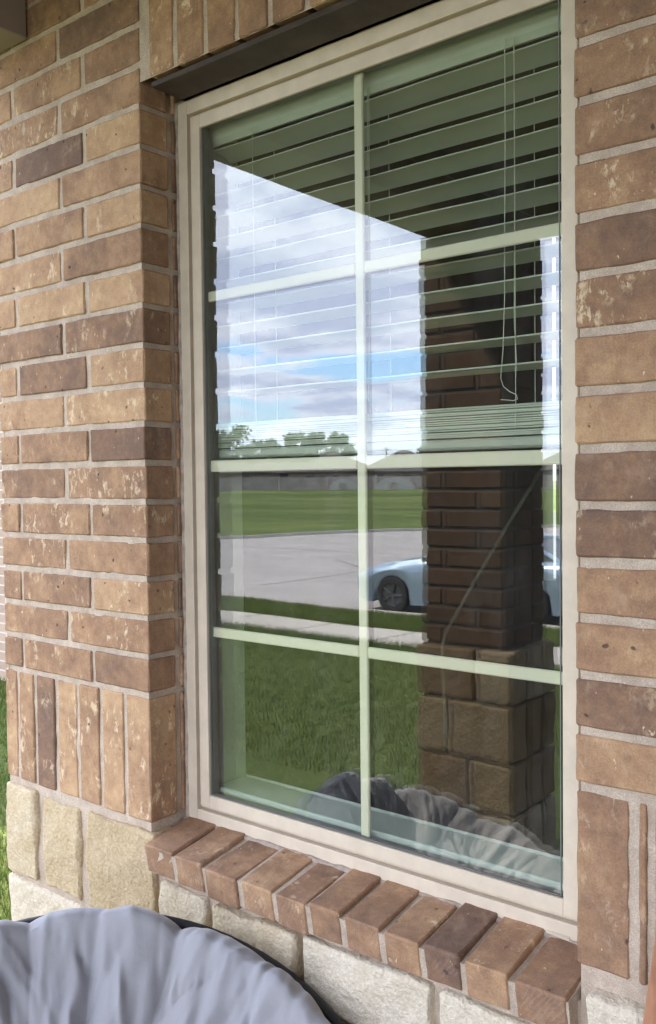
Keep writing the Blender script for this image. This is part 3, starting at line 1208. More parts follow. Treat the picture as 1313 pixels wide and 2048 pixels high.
def cp(o):
    o.parent = chair
    o.matrix_parent_inverse = Matrix.Translation((-cc.x, -cc.y, 1.1))
    return o


mb = MB()
RIMR = .503
mb.tube([L2W(RIMR * math.cos(t), RIMR * math.sin(t), -.026) for t in [2 * math.pi * i / 96 for i in range(96)]], .010, 10, closed=True)
cp(mb.build('rim', BLACK, smooth=True))
mb = MB()


def bowl(r):
    return -.030 - .270 * math.sqrt(max(0, 1 - (r / RIMR) ** 2)) if r < RIMR else -.030


for k in range(16):
    th = 2 * math.pi * k / 16
    pts = [L2W(r * math.cos(th), r * math.sin(th), bowl(r) - .012) for r in [RIMR * math.sin(math.pi / 2 * i / 12) for i in range(2, 13)]]
    mb.tube(pts, .006, 6)
for rr in (.13, .30):
    mb.tube([L2W(rr * math.cos(t), rr * math.sin(t), bowl(rr) - .014) for t in [2 * math.pi * i / 48 for i in range(48)]], .006, 6, closed=True)
cp(mb.build('bowl', BLACK, smooth=True))
low = L2W(0, 0, -.31)
mb = MB()
mb.tube([(low.x + .19 * math.cos(t), low.y + .19 * math.sin(t), low.z + .012) for t in [2 * math.pi * i / 40 for i in range(40)]], .010, 8, closed=True)
mb.tube([(cc.x + .30 * math.cos(t), cc.y + .30 * math.sin(t), -1.075) for t in [2 * math.pi * i / 48 for i in range(48)]], .011, 8, closed=True)
cp(mb.build('base', BLACK, smooth=True))
for k in range(4):
    t = math.pi / 4 + k * math.pi / 2
    mb = MB()
    mb.tube([(low.x + .19 * math.cos(t), low.y + .19 * math.sin(t), low.z + .012), (cc.x + .30 * math.cos(t), cc.y + .30 * math.sin(t), -1.078)], .010, 8)
    cp(mb.build('leg', BLACK, smooth=True))

# ------------------------------------------------------------------ wooden board leaning at the right
def make_wood():
    m, t = mat('red_brown_wood')
    v = t.n('ShaderNodeNewGeometry').outputs['Position']
    g = t.noise(t.mapping(v, scale=(60, 60, 3)), 1.0, 5, 0.6, 0.6)
    c = t.mix(t.smooth(g, 0.3, 0.7), (0.27, 0.115, 0.055), (0.37, 0.17, 0.088))
    finish(t, bsdf(t, c, 0.6, bump(t, g, 0.3, 0.001)))
    return m


mb = MB()
A = Vector((1.0118, -.06, -.1297))
D = (A - Vector((1.0056, -.09, -.2411))).normalized()
top = A + D * .195
bot = A - D * ((A.z + 1.1) / D.z)
Ln = (top - bot).length
Mx = Matrix.Translation(bot) @ Matrix((( .9985, D.x, 0, 0), (0, 0, 0, 0), (0, 0, 0, 0), (0, 0, 0, 1)))
xax = Vector((1, 0, -D.x / D.z)).normalized()
yax = D.cross(xax).normalized()
Mx = Matrix(((xax.x, yax.x, D.x, bot.x), (xax.y, yax.y, D.y, bot.y), (xax.z, yax.z, D.z, bot.z), (0, 0, 0, 1)))
mb.box((0, 0, 0.004), (.14, .019, Ln), M=Mx, bev=.002)
o = mb.build('wooden_board', make_wood())
tag(o, 'reddish brown wooden board leaning on the brick wall right of the window', 'board')

# ------------------------------------------------------------------ ground
def gz(x, y):
    """lawn falls to the street, the field beyond rises again"""
    if y > -2.3:
        return -1.15
    if y > -8.5:
        u = (-2.3 - y) / 6.2
        return -1.15 - .58 * u
    if y > -11.4:
        u = (-8.5 - y) / 2.9
        return -1.73 - .10 * u
    d = math.hypot(x, y)
    return -1.83


STREETZ = -1.93


def far_z(x, y):
    d = math.hypot(x - 1.4, y - 1.4)
    u = max(0.0, min(1.0, (d - 45) / 90.0))
    return -1.86 + 1.20 * u


# street outline (near edge parallel to the house, far edge swinging round)
far_edge = [(-15.5, -11.6), (-22, -13.5), (-27, -18.5), (-27.2, -24), (-25.4, -28.5), (-22.7, -35.3), (-18.5, -41), (-8, -45.5), (8, -46), (30, -40), (60, -33)]
near_edge = [(-15.5, -11.55), (60, -11.55)]
mb = MB()
poly = [(-15.5, -11.6), (60, -11.6)] + far_edge[::-1][:-1]
mb.add([(x, y, STREETZ) for x, y in poly], [tuple(range(len(poly)))])
street = mb.build('street', STREET)
tag(street, kind='structure')
# lawn sheets
mb = MB()
xs = list(np.linspace(-60, 60, 61))
ys = [8, 5, 3, 1.2, 0, -1.0, -2.3, -3.5, -5, -6.8, -8.0, -8.48]
def sheet(mb, xs, ys, f):
    V = [(x, y, f(x, y)) for x in xs for y in ys]
    m = len(ys)
    F = [(i * m + j, i * m + j + 1, (i + 1) * m + j + 1, (i + 1) * m + j) for i in range(len(xs) - 1) for j in range(m - 1)]
    mb.add(V, F)
sheet(mb, xs, ys, lambda x, y: gz(x, y) + .015 * noise.noise(Vector((x * .6, y * .6, 0))))
sheet(mb, xs, [-9.72, -10.4, -11.0, -11.42], lambda x, y: gz(x, y) + .01 * noise.noise(Vector((x * .6, y * .6, 0))))
lawn = mb.build('lawn', GRASS, smooth=True, recalc=True)
tag(lawn, kind='structure')
mb = MB()
mb.add([(-60, -8.47, -1.735), (60, -8.47, -1.735), (60, -9.73, -1.765), (-60, -9.73, -1.765), (-60, -8.47, -1.95), (60, -8.47, -1.95), (60, -9.73, -1.95), (-60, -9.73, -1.95)],
       [(0, 3, 2, 1), (0, 1, 5, 4), (3, 7, 6, 2)])
for x in np.arange(-30, 30, 1.5):
    pass
sw = mb.build('sidewalk', WALK)
tag(sw, kind='structure')
JOINT = simple('joint_filler', (0.17, 0.155, 0.14), 0.9)
mb = MB()
for x in np.arange(-30, 30, 1.5):
    mb.add([(x, -8.475, -1.7312), (x + .018, -8.475, -1.7312), (x + .018, -9.725, -1.7612), (x, -9.725, -1.7612)], [(0, 3, 2, 1)])
for p, q in (((-16.0, -20.5), (-5, -11.9)), ((-26, -23), (20, -23)), ((-24, -30), (20, -30)), ((-5, -11.9), (-5, -40)), ((-13, -14), (-14, -40)), ((5, -11.9), (5, -40))):
    a = Vector((p[0], p[1], STREETZ + .004)); b = Vector((q[0], q[1], STREETZ + .004))
    s_ = (b - a).cross(Vector((0, 0, 1))).normalized() * .025
    mb.add([tuple(a - s_), tuple(a + s_), tuple(b + s_), tuple(b - s_)], [(0, 1, 2, 3)])
o = mb.build('pavement_joints', JOINT)
tag(o, kind='structure')
# kerbs
def kerb(name, pts, w=.16, top=-1.80):
    mb = MB()
    n = len(pts)
    V = []
    for i, p in enumerate(pts):
        a = Vector(pts[max(i - 1, 0)] + (0,)); b = Vector(pts[min(i + 1, n - 1)] + (0,))
        nr = (b - a).cross(Vector((0, 0, 1))).normalized() * w / 2
        P = Vector(p + (0,))
        V += [(P.x - nr.x, P.y - nr.y, STREETZ - .05), (P.x - nr.x * .8, P.y - nr.y * .8, top), (P.x + nr.x * .8, P.y + nr.y * .8, top), (P.x + nr.x, P.y + nr.y, STREETZ - .05)]
    F = [(i * 4 + k, i * 4 + k + 1, i * 4 + 5 + k, i * 4 + 4 + k) for i in range(n - 1) for k in range(3)]
    mb.add(V, F)
    tag(mb.build(name, WALK), kind='structure')
kerb('curb', [(-60, -11.5), (60, -11.5)])
kerb('curb', far_edge[1:])
# field beyond the street: rings outward
mb = MB()
ring_pts = [(-60, -11.7), (-22, -12.6)] + far_edge[1:]
outer = []
levels = [0, 2, 6, 14, 30, 55, 85, 120, 200, 500, 1500]
V = []
for (x, y) in ring_pts:
    base = Vector((x, y))
    d = Vector((x + 2 + (x + 2) * .0, y + 18)) if False else Vector((x - 3, y + 22))
    d.normalize()
    if y > -14:
        d = Vector((-.93, -.35)).normalized() if x > -40 else Vector((-1, 0))
    for l in levels:
        q = base + d * l
        zz_ = -1.815 if l == 0 else far_z(q.x, q.y)
        V.append((q.x, q.y, zz_))
m = len(levels)
F = [(i * m + j, i * m + j + 1, (i + 1) * m + j + 1, (i + 1) * m + j) for i in range(len(ring_pts) - 1) for j in range(m - 1)]
mb.add(V, F)
# land to both sides and behind the house
mb.add([(-1500, 1500, -1.16), (1500, 1500, -1.16), (1500, 8, -1.16), (-1500, 8, -1.16)], [(0, 1, 2, 3)])
mb.add([(-1500, 8, -1.18), (-60, 8, -1.18), (-60, -11.7, -1.82), (-1500, -11.7, -1.82)], [(0, 1, 2, 3)])
mb.add([(1500, 8, -1.18), (60, 8, -1.18), (60, -33, -1.82), (1500, -33, -1.82)], [(0, 1, 2, 3)])
field = mb.build('field', make_grass('field_grass', 1.25), smooth=True)
tag(field, kind='structure')
mb = MB()
mb.box((-.66, -2.12, -1.3), (4.2, -.001, -1.1), bev=.01)
pf = mb.build('porch_floor', make_concrete('porch_concrete', (0.20, 0.185, 0.165)))
tag(pf, kind='structure')

mb = MB()
mb.box((-18.0, 9.0, -1.3), (.6, 45.0, -1.128), bev=.01)  # added slab so the daylight gap shows grey instead of bright green
tag(mb.build('daylight_gap_slab', make_concrete('gap_slab_grey', (0.075, 0.08, 0.08))), kind='structure')

# grass blades: along the sidewalk, the verge and the strip beside the wall
def make_blade():
    m, t = mat('grass_blades')
    rid = t.n('ShaderNodeAttribute', _attribute_name='rid').outputs['Fac']
    c = t.ramp(rid, [(0, (0.055, 0.09, 0.02)), (.5, (0.10, 0.14, 0.035)), (.85, (0.16, 0.19, 0.06)), (1, (0.30, 0.28, 0.12))])
    b1 = t.n('ShaderNodeBsdfDiffuse')
    t.t.links.new(c, b1.inputs[0])
    b2 = t.n('ShaderNodeBsdfTranslucent')
    t.t.links.new(c, b2.inputs[0])
    mx = t.n('ShaderNodeMixShader', Fac=0.3, i1=b1.outputs[0], i2=b2.outputs[0])
    finish(t, mx.outputs[0])
    return m


rs = np.random.RandomState(5)
VV = []; RI = []


def blades(n, xr, yr, zf, hmin, hmax, wd):
    x = rs.uniform(xr[0], xr[1], n)
    y = rs.uniform(yr[0], yr[1], n)
    h = rs.uniform(hmin, hmax, n) * rs.uniform(.6, 1, n)
    a = rs.uniform(0, math.pi, n)
    lx = rs.normal(0, .35, n) * h
    ly = rs.normal(0, .35, n) * h
    z = np.array([zf(a_, b_) for a_, b_ in zip(x, y)])
    cx_, sx_ = np.cos(a) * wd, np.sin(a) * wd
    v = np.stack([np.stack([x - cx_, y - sx_, z - .01], 1), np.stack([x + cx_, y + sx_, z - .01], 1), np.stack([x + lx, y + ly, z + h], 1)], 1)
    VV.append(v.reshape(-1, 3))
    RI.append(rs.uniform(0, 1, n) ** 1.2)


blades(9000, (-16, -4), (-8.50, -8.0), gz, .04, .13, .005)
blades(9000, (-16, -3), (-10.0, -9.72), gz, .03, .10, .005)
blades(22000, (-16, -3), (-11.42, -9.9), gz, .03, .12, .006)
blades(60000, (-7.5, -.55), (.02, 3.0), gz, .03, .07, .004)
blades(30000, (-2.9, -.56), (-.9, 1.0), gz, .03, .07, .003)
blades(50000, (-9, -.9), (-8.0, -2.4), gz, .02, .06, .005)
VA = np.concatenate(VV)
me = bpy.data.meshes.new('grass_blades')
me.vertices.add(len(VA))
me.vertices.foreach_set('co', VA.ravel())
nt = len(VA) // 3
me.loops.add(nt * 3)
me.loops.foreach_set('vertex_index', np.arange(nt * 3))
me.polygons.add(nt)
me.polygons.foreach_set('loop_start', np.arange(nt) * 3)
me.polygons.foreach_set('loop_total', np.full(nt, 3))
at = me.attributes.new('rid', 'FLOAT', 'FACE')
at.data.foreach_set('value', np.concatenate(RI).astype(np.float32))
me.materials.append(make_blade())
me.update(calc_edges=True)
go = bpy.data.objects.new('grass', me)
COL.objects.link(go)
tag(go, 'short green grass growing on the lawn and verge', 'grass', kind='stuff')

# ------------------------------------------------------------------ the parked car
def make_paint():
    m, t = mat('car_paint')
    v = t.n('ShaderNodeNewGeometry').outputs['Position']
    n = t.noise(v, 900, 2, 0.5)
    c = t.mix(n, (0.27, 0.36, 0.46), (0.34, 0.43, 0.53))
    finish(t, bsdf(t, c, 0.32, metal=0.55, spec=0.5, coat=0.8))
    return m


PAINT = make_paint()
TYRE = simple('tyre_rubber', (0.02, 0.02, 0.02), 0.85)
RIM = simple('alloy', (0.12, 0.12, 0.125), 0.35, metal=0.8)
CGLASS = simple('car_glass', (0.02, 0.025, 0.03), 0.08, spec=0.8, var=0.0, bstr=0.0)
LAMP = simple('lamp_lens', (0.6, 0.6, 0.6), 0.15, spec=0.8, bstr=0)
REDL = simple('tail_lens', (0.35, 0.02, 0.02), 0.2, spec=0.8, bstr=0)
car = empty('parked_car', (-6.65, -12.92, STREETZ), 'pale blue four-door car parked by the curb, reflected in the window glass', 'car')
CL, CWD = 4.6, .90            # length, half width; local x from nose (-2.3) to tail (+2.3)
WX = (-1.42, 1.30)
WR = .335
# body sections along x: (x, half width low, half width at the shoulder, bottom z, shoulder z, top z, half width top)
sec = [(-2.30, .50, .56, .34, .52, .60, .42), (-2.22, .70, .76, .24, .60, .70, .60), (-2.02, .82, .86, .19, .68, .79, .72),
       (-1.75, .86, .90, .18, .74, .86, .78), (-1.42, .87, .90, .18, .80, .92, .80), (-1.05, .87, .90, .18, .84, .97, .82),
       (-.80, .87, .90, .18, .87, 1.01, .82), (-.2, .87, .905, .18, .90, .955, .80), (.5, .87, .905, .18, .92, .97, .80),
       (1.05, .87, .90, .18, .93, .99, .80), (1.45, .86, .90, .18, .93, 1.05, .80), (1.80, .84, .88, .20, .92, 1.07, .76),
       (2.10, .80, .84, .26, .90, 1.06, .72), (2.26, .70, .76, .34, .86, .98, .66), (2.30, .62, .66, .42, .76, .84, .56)]
# denser by interpolation
X = [s_[0] for s_ in sec]
xs_ = sorted(set(list(np.linspace(-2.3, 2.3, 93)) + X))
secd = [tuple([x] + [float(np.interp(x, X, [s_[k] for s_ in sec])) for k in range(1, 7)]) for x in xs_]
V = []
np_ = 0
for (x, wl, ws, zb, zs_, zt, wtop) in secd:
    # wheel arch: lift the lower edge
    zl = zb
    for wx in WX:
        d = abs(x - wx)
        if d < WR + .055:
            zl = max(zl, WR + math.sqrt((WR + .055) ** 2 - d * d))
    half = [(wl, zl), (wl + (ws - wl) * .5, zl + (zs_ - zl) * .3), (ws, zl + (zs_ - zl) * .65), (ws, zl + (zs_ - zl) * .85), (ws - .008, zs_),
            (ws - .03, zs_ + (zt - zs_) * .35), (wtop, zt - .012), (wtop * .6, zt + .012), (0, zt + .020)]
    if x in (xs_[0],):
        pass
    pts = [(x, -a, b) for a, b in half] + [(x, a, b) for a, b in half[::-1][1:]] + [(x, wl * .6, max(zb, .22)), (x, -wl * .6, max(zb, .22))]
    np_ = len(pts)
    V += pts
F = []
for i in range(len(secd) - 1):
    for k in range(np_):
        l = (k + 1) % np_
        F.append((i * np_ + k, i * np_ + l, (i + 1) * np_ + l, (i + 1) * np_ + k))
F.append(tuple(range(np_)))
F.append(tuple((len(secd) - 1) * np_ + k for k in range(np_)))
mb = MB()
mb.add(V, F)
# roof and pillars
cab = [(-.82, .80, 1.0, .0), (-.05, .64, 1.41, 1), (.35, .62, 1.455, 1), (.85, .61, 1.44, 1), (1.85, .70, 1.06, .0)]
roofp = [(-.10, .655, 1.385), (.05, .64, 1.42), (.40, .625, 1.45), (.80, .62, 1.44), (1.08, .62, 1.385)]
V = []
for (x, hw, z) in roofp:
    V += [(x, -hw, z - .03), (x, -hw * .9, z), (x, 0, z + .02), (x, hw * .9, z), (x, hw, z - .03), (x, hw * .9, z - .05), (x, -hw * .9, z - .05)]
F = [(i * 7 + k, i * 7 + (k + 1) % 7, (i + 1) * 7 + (k + 1) % 7, (i + 1) * 7 + k) for i in range(4) for k in range(7)]
F += [tuple(range(7))[::-1], tuple(28 + k for k in range(7))]
mb.add(V, F)
for sgn in (-1, 1):
    for p, q, r_ in (((-.82, .80 * sgn, .98), (-.08, .655 * sgn, 1.375), .026), ((1.80, .73 * sgn, 1.04), (1.05, .62 * sgn, 1.37), .040), ((.42, .835 * sgn, .93), (.38, .635 * sgn, 1.42), .03)):
        mb.tube([p, q], r_, 6)
body = mb.build('body', PAINT, car, smooth=True)
mod = body.modifiers.new('es', 'EDGE_SPLIT')
mod.split_angle = math.radians(40)
mb = MB()
g0 = [(-.80, .79, .955), (-.08, .645, 1.372), (.40, .627, 1.432), (1.03, .61, 1.365), (1.78, .72, 1.01)]
for sgn in (-1, 1):
    P = [(x, y * sgn, z) for x, y, z in g0] + [(.5, .835 * sgn, .945)]
    Q = [(x, y - .02 * sgn, z) for x, y, z in P]
    n = len(P)
    mb.add(P + Q, [tuple(range(n)), tuple(range(n, 2 * n))[::-1]] + [(i, (i + 1) % n, n + (i + 1) % n, n + i) for i in range(n)])
mb.build('side_window', CGLASS, car)
for (a, b) in ((g0[0], g0[1]), (g0[4], g0[3])):
    mb = MB()
    V = [(a[0], -a[1] + .02, a[2] + .02), (a[0], a[1] - .02, a[2] + .02), (b[0], b[1] - .02, b[2] + .01), (b[0], -b[1] + .02, b[2] + .01)]
    V += [(x, y, z - .02) for x, y, z in V]
    mb.add(V, [(0, 1, 2, 3), (7, 6, 5, 4), (0, 4, 5, 1), (1, 5, 6, 2), (2, 6, 7, 3), (3, 7, 4, 0)])
    mb.build('windscreen', CGLASS, car)


def lathe(prof, y0, sgn, cx_, cz_, seg=36, mb=None):
    V = []
    for (r, y) in prof:
        for k in range(seg):
            t = 2 * math.pi * k / seg
            V.append((cx_ + r * math.cos(t), y0 + sgn * y, cz_ + r * math.sin(t)))
    F = [(i * seg + k, i * seg + (k + 1) % seg, (i + 1) * seg + (k + 1) % seg, (i + 1) * seg + k) for i in range(len(prof) - 1) for k in range(seg)]
    F += [tuple(range(seg)), tuple((len(prof) - 1) * seg + k for k in range(seg))]
    mb.add(V, F)


for wx in WX:
    for sgn in (-1, 1):
        mb = MB()
        lathe([(.20, -.16), (.30, -.17), (WR, -.14), (WR, -.03), (.31, .0), (.215, .0), (.20, -.03)], .86 * sgn, sgn, wx, WR, mb=mb)
        wh = mb.build('wheel', TYRE, car, smooth=False)
        mb = MB()
        lathe([(.05, .0), (.06, -.02), (.205, -.012), (.215, -.03)], .855 * sgn, sgn, wx, WR, mb=mb)
        for k in range(5):
            t = 2 * math.pi * k / 5
            mb.tube([(wx + .04 * math.cos(t), .853 * sgn, WR + .04 * math.sin(t)), (wx + .205 * math.cos(t), .850 * sgn, WR + .205 * math.sin(t))], .018, 5)
        r_ = mb.build('rim', RIM, wh)
for sgn in (-1, 1):
    mb = MB()
    mb.box((-2.24, .50 * sgn - .14, .56), (-2.06, .50 * sgn + .22, .665), bev=.03)
    mb.build('headlight', LAMP, car)
    mb = MB()
    mb.box((2.08, .58 * sgn - .12, .80), (2.285, .58 * sgn + .16, .93), bev=.03)
    mb.build('taillight', REDL, car)
    mb = MB()
    mb.box((-.72, .89 * sgn - .03 if sgn < 0 else .87, .96), (-.52, .89 * sgn + .03 + .05 * max(0, sgn), 1.06), bev=.02)
    mb.build('side_mirror', PAINT, car)
    for hx in (.05, .95):
        mb = MB()
        mb.box((hx, .905 * sgn - .012, .80), (hx + .18, .905 * sgn + .012, .825), bev=.004)
        mb.build('door_handle', PAINT, car)

# ------------------------------------------------------------------ distant houses, fence, trees, poles
FENCE = simple('weathered_fence', (0.30, 0.27, 0.25), 0.9, var=0.25, nscale=.6)
BR2 = simple('far_brick', (0.24, 0.19, 0.165), 0.9, var=0.2, nscale=2)
ROOF2 = simple('far_roof', (0.085, 0.075, 0.075), 0.9, var=0.2, nscale=.8)
WGL = simple('far_glass', (0.05, 0.06, 0.07), 0.2, spec=.6)


def pol(az, d):
    """point at azimuth az (degrees from the street direction towards -x) and distance d from the window"""
    a = math.radians(az)
    return Vector((1.4 - d * math.sin(a), 1.4 - d * math.cos(a), 0))


def far_house(name, az, d, w_, dp, hh, hr, label, rot=0.0, mats=(BR2, ROOF2), cat='house', group=None, base=None):
    p = pol(az, d)
    z = far_z(p.x, p.y) if base is None else base
    e = empty(name, (p.x, p.y, z), label, cat, group, rz=math.radians(-az + rot))
    mb = MB()
    mb.box((-w_ / 2, -dp / 2, -.5), (w_ / 2, dp / 2, hh))
    mb.build('wall', mats[0], e)
    mb = MB()
    o_ = .5
    a, b = w_ / 2 + o_, dp / 2 + o_
    rl = max(.5, a - b * .95)
    mb.add([(-a, -b, hh), (a, -b, hh), (a, b, hh), (-a, b, hh), (-rl, 0, hh + hr), (rl, 0, hh + hr), (-a, -b, hh - .2), (a, -b, hh - .2), (a, b, hh - .2), (-a, b, hh - .2)],
           [(0, 1, 5, 4), (1, 2, 5), (2, 3, 4, 5), (3, 0, 4), (6, 7, 1, 0), (7, 8, 2, 1), (8, 9, 3, 2), (9, 6, 0, 3), (9, 8, 7, 6)])
    mb.build('roof', mats[1], e)
    for k in range(3):
        xx = -w_ / 2 + w_ * (k + .7) / 3.5
        for yy in (dp / 2,):
            mb = MB()
            mb.box((xx, yy - .02, 1.0), (xx + 1.1, yy + .03, 2.2))
            wn = mb.build('window', WGL, e)
            mb = MB()
            mb.box((xx - .08, yy + .031, .92), (xx + 1.18, yy + .06, 1.0))
            mb.build('sill', PAINTW, wn)
    return e


G = 'houses beyond the field'
far_house('distant_house', -3 + 50, 152, 26, 12, 2.7, 1.8, 'low dark-roofed house beyond the field, reflected at the far left edge of the glass', group=G)
far_house('distant_house', 41.3, 156, 20, 12, 2.7, 1.9, 'dark-roofed brick house beyond the field, reflected behind the long plain stretch of fence', group=G)
far_house('distant_house', 38.6, 150, 14, 14, 2.8, 3.0, 'house with the broad peaked roof rising above the fence just left of the central bar', group=G)
far_house('distant_house', 34.3, 150, 14, 14, 2.7, 3.4, 'house with the steep peaked roof reflected right of the central bar beside the utility pole', group=G)
far_house('distant_house', 29.0, 158, 20, 12, 2.7, 2.6, 'dark-roofed house mostly behind the reflection of the brick pillar', group=G)
far_house('distant_house', 23.8, 150, 16, 12, 2.7, 2.8, 'house at the far right end of the field, reflected beside the pillar', group=G)

# one long fence along the back of the field
mb = MB()
for i in range(96):
    az0 = 18 + i * .36
    p, q = pol(az0, 134), pol(az0 + .352, 134)
    t = (q - p)
    nr = t.cross(Vector((0, 0, 1))).normalized() * .03
    z = far_z(p.x, p.y) - .1
    h = z + 1.95 + .03 * rnd.random()
    V = [(p.x - nr.x, p.y - nr.y, z), (q.x - nr.x, q.y - nr.y, z), (q.x + nr.x, q.y + nr.y, z), (p.x + nr.x, p.y + nr.y, z)]
    V += [(a, b, h) for a, b, c in V]
    mb.add(V, [(0, 3, 2, 1), (4, 5, 6, 7), (0, 1, 5, 4), (1, 2, 6, 5), (2, 3, 7, 6), (3, 0, 4, 7)])
fence = mb.build('wooden_fence', FENCE)
tag(fence, 'long grey board fence running along the far side of the grassy field', 'fence')
for az0 in np.arange(18, 53, 3.0):
    p = pol(float(az0), 133.9)
    mb = MB()
    z = far_z(p.x, p.y) - .1
    mb.box((p.x - .07, p.y - .07, z), (p.x + .07, p.y + .07, z + 2.1))
    mb.build('post', FENCE, fence)

# pale hoop shed in front of the fence
WHITE = simple('pale_cover', (0.40, 0.39, 0.38), 0.7)
def hoop(az, d, w_, h_, label):
    p = pol(az, d)
    e = empty('hoop_shed', (p.x, p.y, far_z(p.x, p.y)), label, 'shed', 'pale sheds by the fence', rz=math.radians(-az))
    mb = MB()
    n = 14
    arc = [(-w_ / 2 * math.cos(math.pi * i / n), h_ * math.sin(math.pi * i / n)) for i in range(n + 1)]
    mb.prism(arc, 'y', -3, 3)
    mb.build('cover', WHITE, e)
    mb = MB()
    mb.box((-.5, 3.0, 0), (.5, 3.05, h_ * .62))
    mb.build('door', FENCE, e)
hoop(34.9, 131, 5.6, 1.75, 'white rounded hoop shed standing against the fence, reflected right of the central bar')
hoop(38.0, 131, 4.2, 1.55, 'small pale rounded shed standing against the fence, reflected left of the central bar')

# utility poles and the lines between them
POLE = simple('pole_wood', (0.10, 0.085, 0.07), 0.9)
pp = []
for az, d, lb in ((35.35, 150, 'wooden utility pole standing between the two peaked roofs beyond the field'),
                  (52.5, 165, 'wooden utility pole at the left end of the far fence'), (20.5, 150, 'wooden utility pole at the right end of the far fence')):
    p = pol(az, d)
    z = far_z(p.x, p.y)
    e = empty('utility_pole', (p.x, p.y, z), lb, 'utility pole', 'poles carrying the lines', rz=math.radians(-az))
    mb = MB()
    mb.tube([(0, 0, 0), (0, 0, 6.6)], [.14, .10], 8)
    mb.build('pole', POLE, e)
    mb = MB()
    mb.box((-.8, -.06, 6.1), (.8, .06, 6.2))
    mb.build('crossarm', POLE, e)
    pp.append(Vector((p.x, p.y, z)))
for (i, j, lb) in ((0, 1, 'power lines sagging towards the left end of the far fence'), (0, 2, 'power lines sagging towards the right end of the far fence')):
    mb = MB()
    for hgt in (6.22, 5.5):
        pts = []
        for k in range(21):
            u = k / 20
            p = pp[i].lerp(pp[j], u)
            pts.append((p.x, p.y, p.z + hgt - 1.2 * 4 * u * (1 - u)))
        mb.tube(pts, .022, 4)
    o = mb.build('power_line', BLACK)
    tag(o, lb, 'power line', 'lines between the poles')


def make_leaf():
    m, t = mat('leaves')
    rid = t.n('ShaderNodeAttribute', _attribute_name='rid').outputs['Fac']
    c = t.ramp(rid, [(0, (0.09, 0.115, 0.08)), (.5, (0.14, 0.17, 0.11)), (1, (0.19, 0.22, 0.14))])
    b1 = t.n('ShaderNodeBsdfDiffuse')
    t.t.links.new(c, b1.inputs[0])
    b2 = t.n('ShaderNodeBsdfTranslucent')
    t.t.links.new(c, b2.inputs[0])
    mx = t.n('ShaderNodeMixShader', Fac=0.3, i1=b1.outputs[0], i2=b2.outputs[0])
    finish(t, mx.outputs[0])
    return m


LEAF = make_leaf()
BARK = simple('bark', (0.10, 0.08, 0.06), 0.9)


def tree(az, d, h, cr, label, seed):
    r = np.random.RandomState(seed)
    p = pol(az, d)
    z = far_z(p.x, p.y)
    e = empty('tree', (p.x, p.y, z), label, 'tree', 'trees beyond the fence')
    mb = MB()
    mb.tube([(0, 0, -.2), (.1, .05, h * .3), (0, .1, h * .55), (.1, 0, h * .8)], [.28, .22, .15, .06], 7)
    ends = []
    for k in range(7):
        a = r.uniform(0, 6.28)
        z0 = h * r.uniform(.32, .6)
        q = (cr * .75 * math.cos(a), cr * .75 * math.sin(a), z0 + h * r.uniform(.1, .3))
        mb.tube([(0, 0, z0), q], [.12, .04], 5)
        ends.append(q)
    mb.build('trunk', BARK, e)
    cl = []
    for k in range(20):
        a = r.uniform(0, 6.28)
        rr = cr * r.uniform(.1, 1) ** .6
        zz_ = h * r.uniform(.38, .95)
        shrink = 1 - .5 * max(0, (zz_ / h - .6) / .4)
        cl.append((rr * shrink * math.cos(a), rr * shrink * math.sin(a), zz_, cr * r.uniform(.22, .42)))
    V = []; R = []
    for (cx_, cy_, cz_, rad) in cl:
        n = 125
        u = r.normal(size=(n, 3))
        u /= np.linalg.norm(u, axis=1)[:, None]
        c = np.array((cx_, cy_, cz_)) + u * (r.uniform(.35, 1.12, n)[:, None]) * rad * np.array((1, 1, .75))
        s_ = r.uniform(.12, .27, n)[:, None]
        t1 = r.normal(size=(n, 3)) * s_
        t2 = r.normal(size=(n, 3)) * s_
        V.append(np.stack([c - t1, c + t2, c + t1, c - t2], 1).reshape(-1, 3))
        R += list(np.clip(r.normal(.5, .25, n) + (r.uniform(-.2, .2)), 0, 1))
    V = np.concatenate(V)
    nq = len(V) // 4
    mb = MB()
    mb.add(V, [(4 * i, 4 * i + 1, 4 * i + 2, 4 * i + 3) for i in range(nq)])
    mb.b = R
    mb.build('crown', LEAF, e, recalc=False)


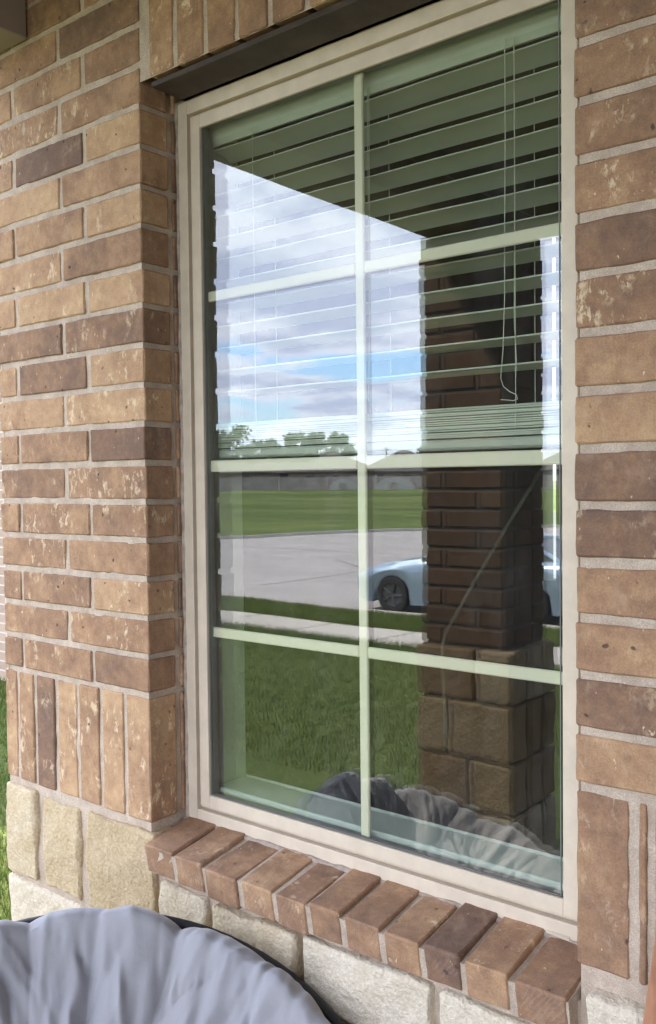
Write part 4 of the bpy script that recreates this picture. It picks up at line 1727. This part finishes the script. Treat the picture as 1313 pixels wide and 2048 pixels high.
tree(46.2, 175, 10.6, 5.0, 'tallest tree beyond the fence at the far left, with a ragged dark crown', 1)
tree(44.6, 185, 12.0, 4.8, 'tall loose-crowned tree, second from the left beyond the fence', 2)
tree(43.2, 190, 9.6, 4.8, 'rounded tree, third from the left beyond the fence', 3)
tree(41.9, 190, 9.8, 4.4, 'low bushy tree in the middle of the row beyond the fence', 4)
tree(40.7, 190, 10.8, 4.2, 'upright tree just left of the gap in the row beyond the fence', 5)
tree(39.6, 190, 11.2, 3.4, 'narrow tree beside the upright one, before the gap in the row', 6)
tree(38.1, 195, 11.4, 3.8, 'tree standing alone right of the gap, above the broad peaked roof', 7)
tree(32.2, 175, 9.0, 3.6, 'tall tree reflected at the left edge of the brick pillar', 8)
tree(49.0, 180, 11.0, 5.0, 'tree beyond the left end of the fence', 9)

# ------------------------------------------------------------------ neighbour's house seen past the end of the wall
NBR = simple('neighbour_brick', (0.42, 0.34, 0.27), 0.9, var=0.15, nscale=5)


def make_nbrick():
    m, t = mat('neighbour_brickwork')
    v = t.n('ShaderNodeNewGeometry').outputs['Position']
    vv = t.mapping(v, rot=(math.radians(90), 0, 0))
    b = t.n('ShaderNodeTexBrick', Scale=1.0, Color1=(0.36, 0.26, 0.18, 1), Color2=(0.27, 0.185, 0.13, 1), Mortar=(0.50, 0.44, 0.37, 1))
    b.inputs['Brick Width'].default_value = .254
    b.inputs['Row Height'].default_value = .0762
    b.inputs['Mortar Size'].default_value = .006
    t.t.links.new(vv, b.inputs['Vector'])
    c = t.mix(t.smooth(t.noise(v, 30, 5, .6), .3, .7, 0, .4), b.outputs[0], (0.42, 0.33, 0.25))
    finish(t, bsdf(t, c, .9, bump(t, b.outputs[1], -.3, .004)))
    return m


nb = empty('neighbour_house', (-7.0, 5.6, -1.15), 'light brick house standing across the grass beyond the left end of the wall', 'house')
mb = MB()
mb.box((-4.5, -2.7, -.1), (3.0, 3, 2.75))
mb.build('wall', make_nbrick(), nb)
mb = MB()
mb.add([(-5, -3.1, 2.75), (3.5, -3.1, 2.75), (3.5, 3.5, 2.75), (-5, 3.5, 2.75), (-2.2, .2, 4.3), (.7, .2, 4.3), (-5, -3.1, 2.6), (3.5, -3.1, 2.6), (3.5, 3.5, 2.6), (-5, 3.5, 2.6)],
       [(0, 1, 5, 4), (1, 2, 5), (2, 3, 4, 5), (3, 0, 4), (6, 7, 1, 0), (7, 8, 2, 1), (8, 9, 3, 2), (9, 6, 0, 3), (9, 8, 7, 6)])
mb.build('roof', ROOF2, nb)
mb = MB()
mb.box((-3.0, -2.73, .9), (-1.8, -2.69, 2.2))
wn = mb.build('window', WGL, nb)
mb = MB()
mb.box((-3.08, -2.76, .82), (-1.72, -2.731, .9))
mb.build('sill', PAINTW, wn)
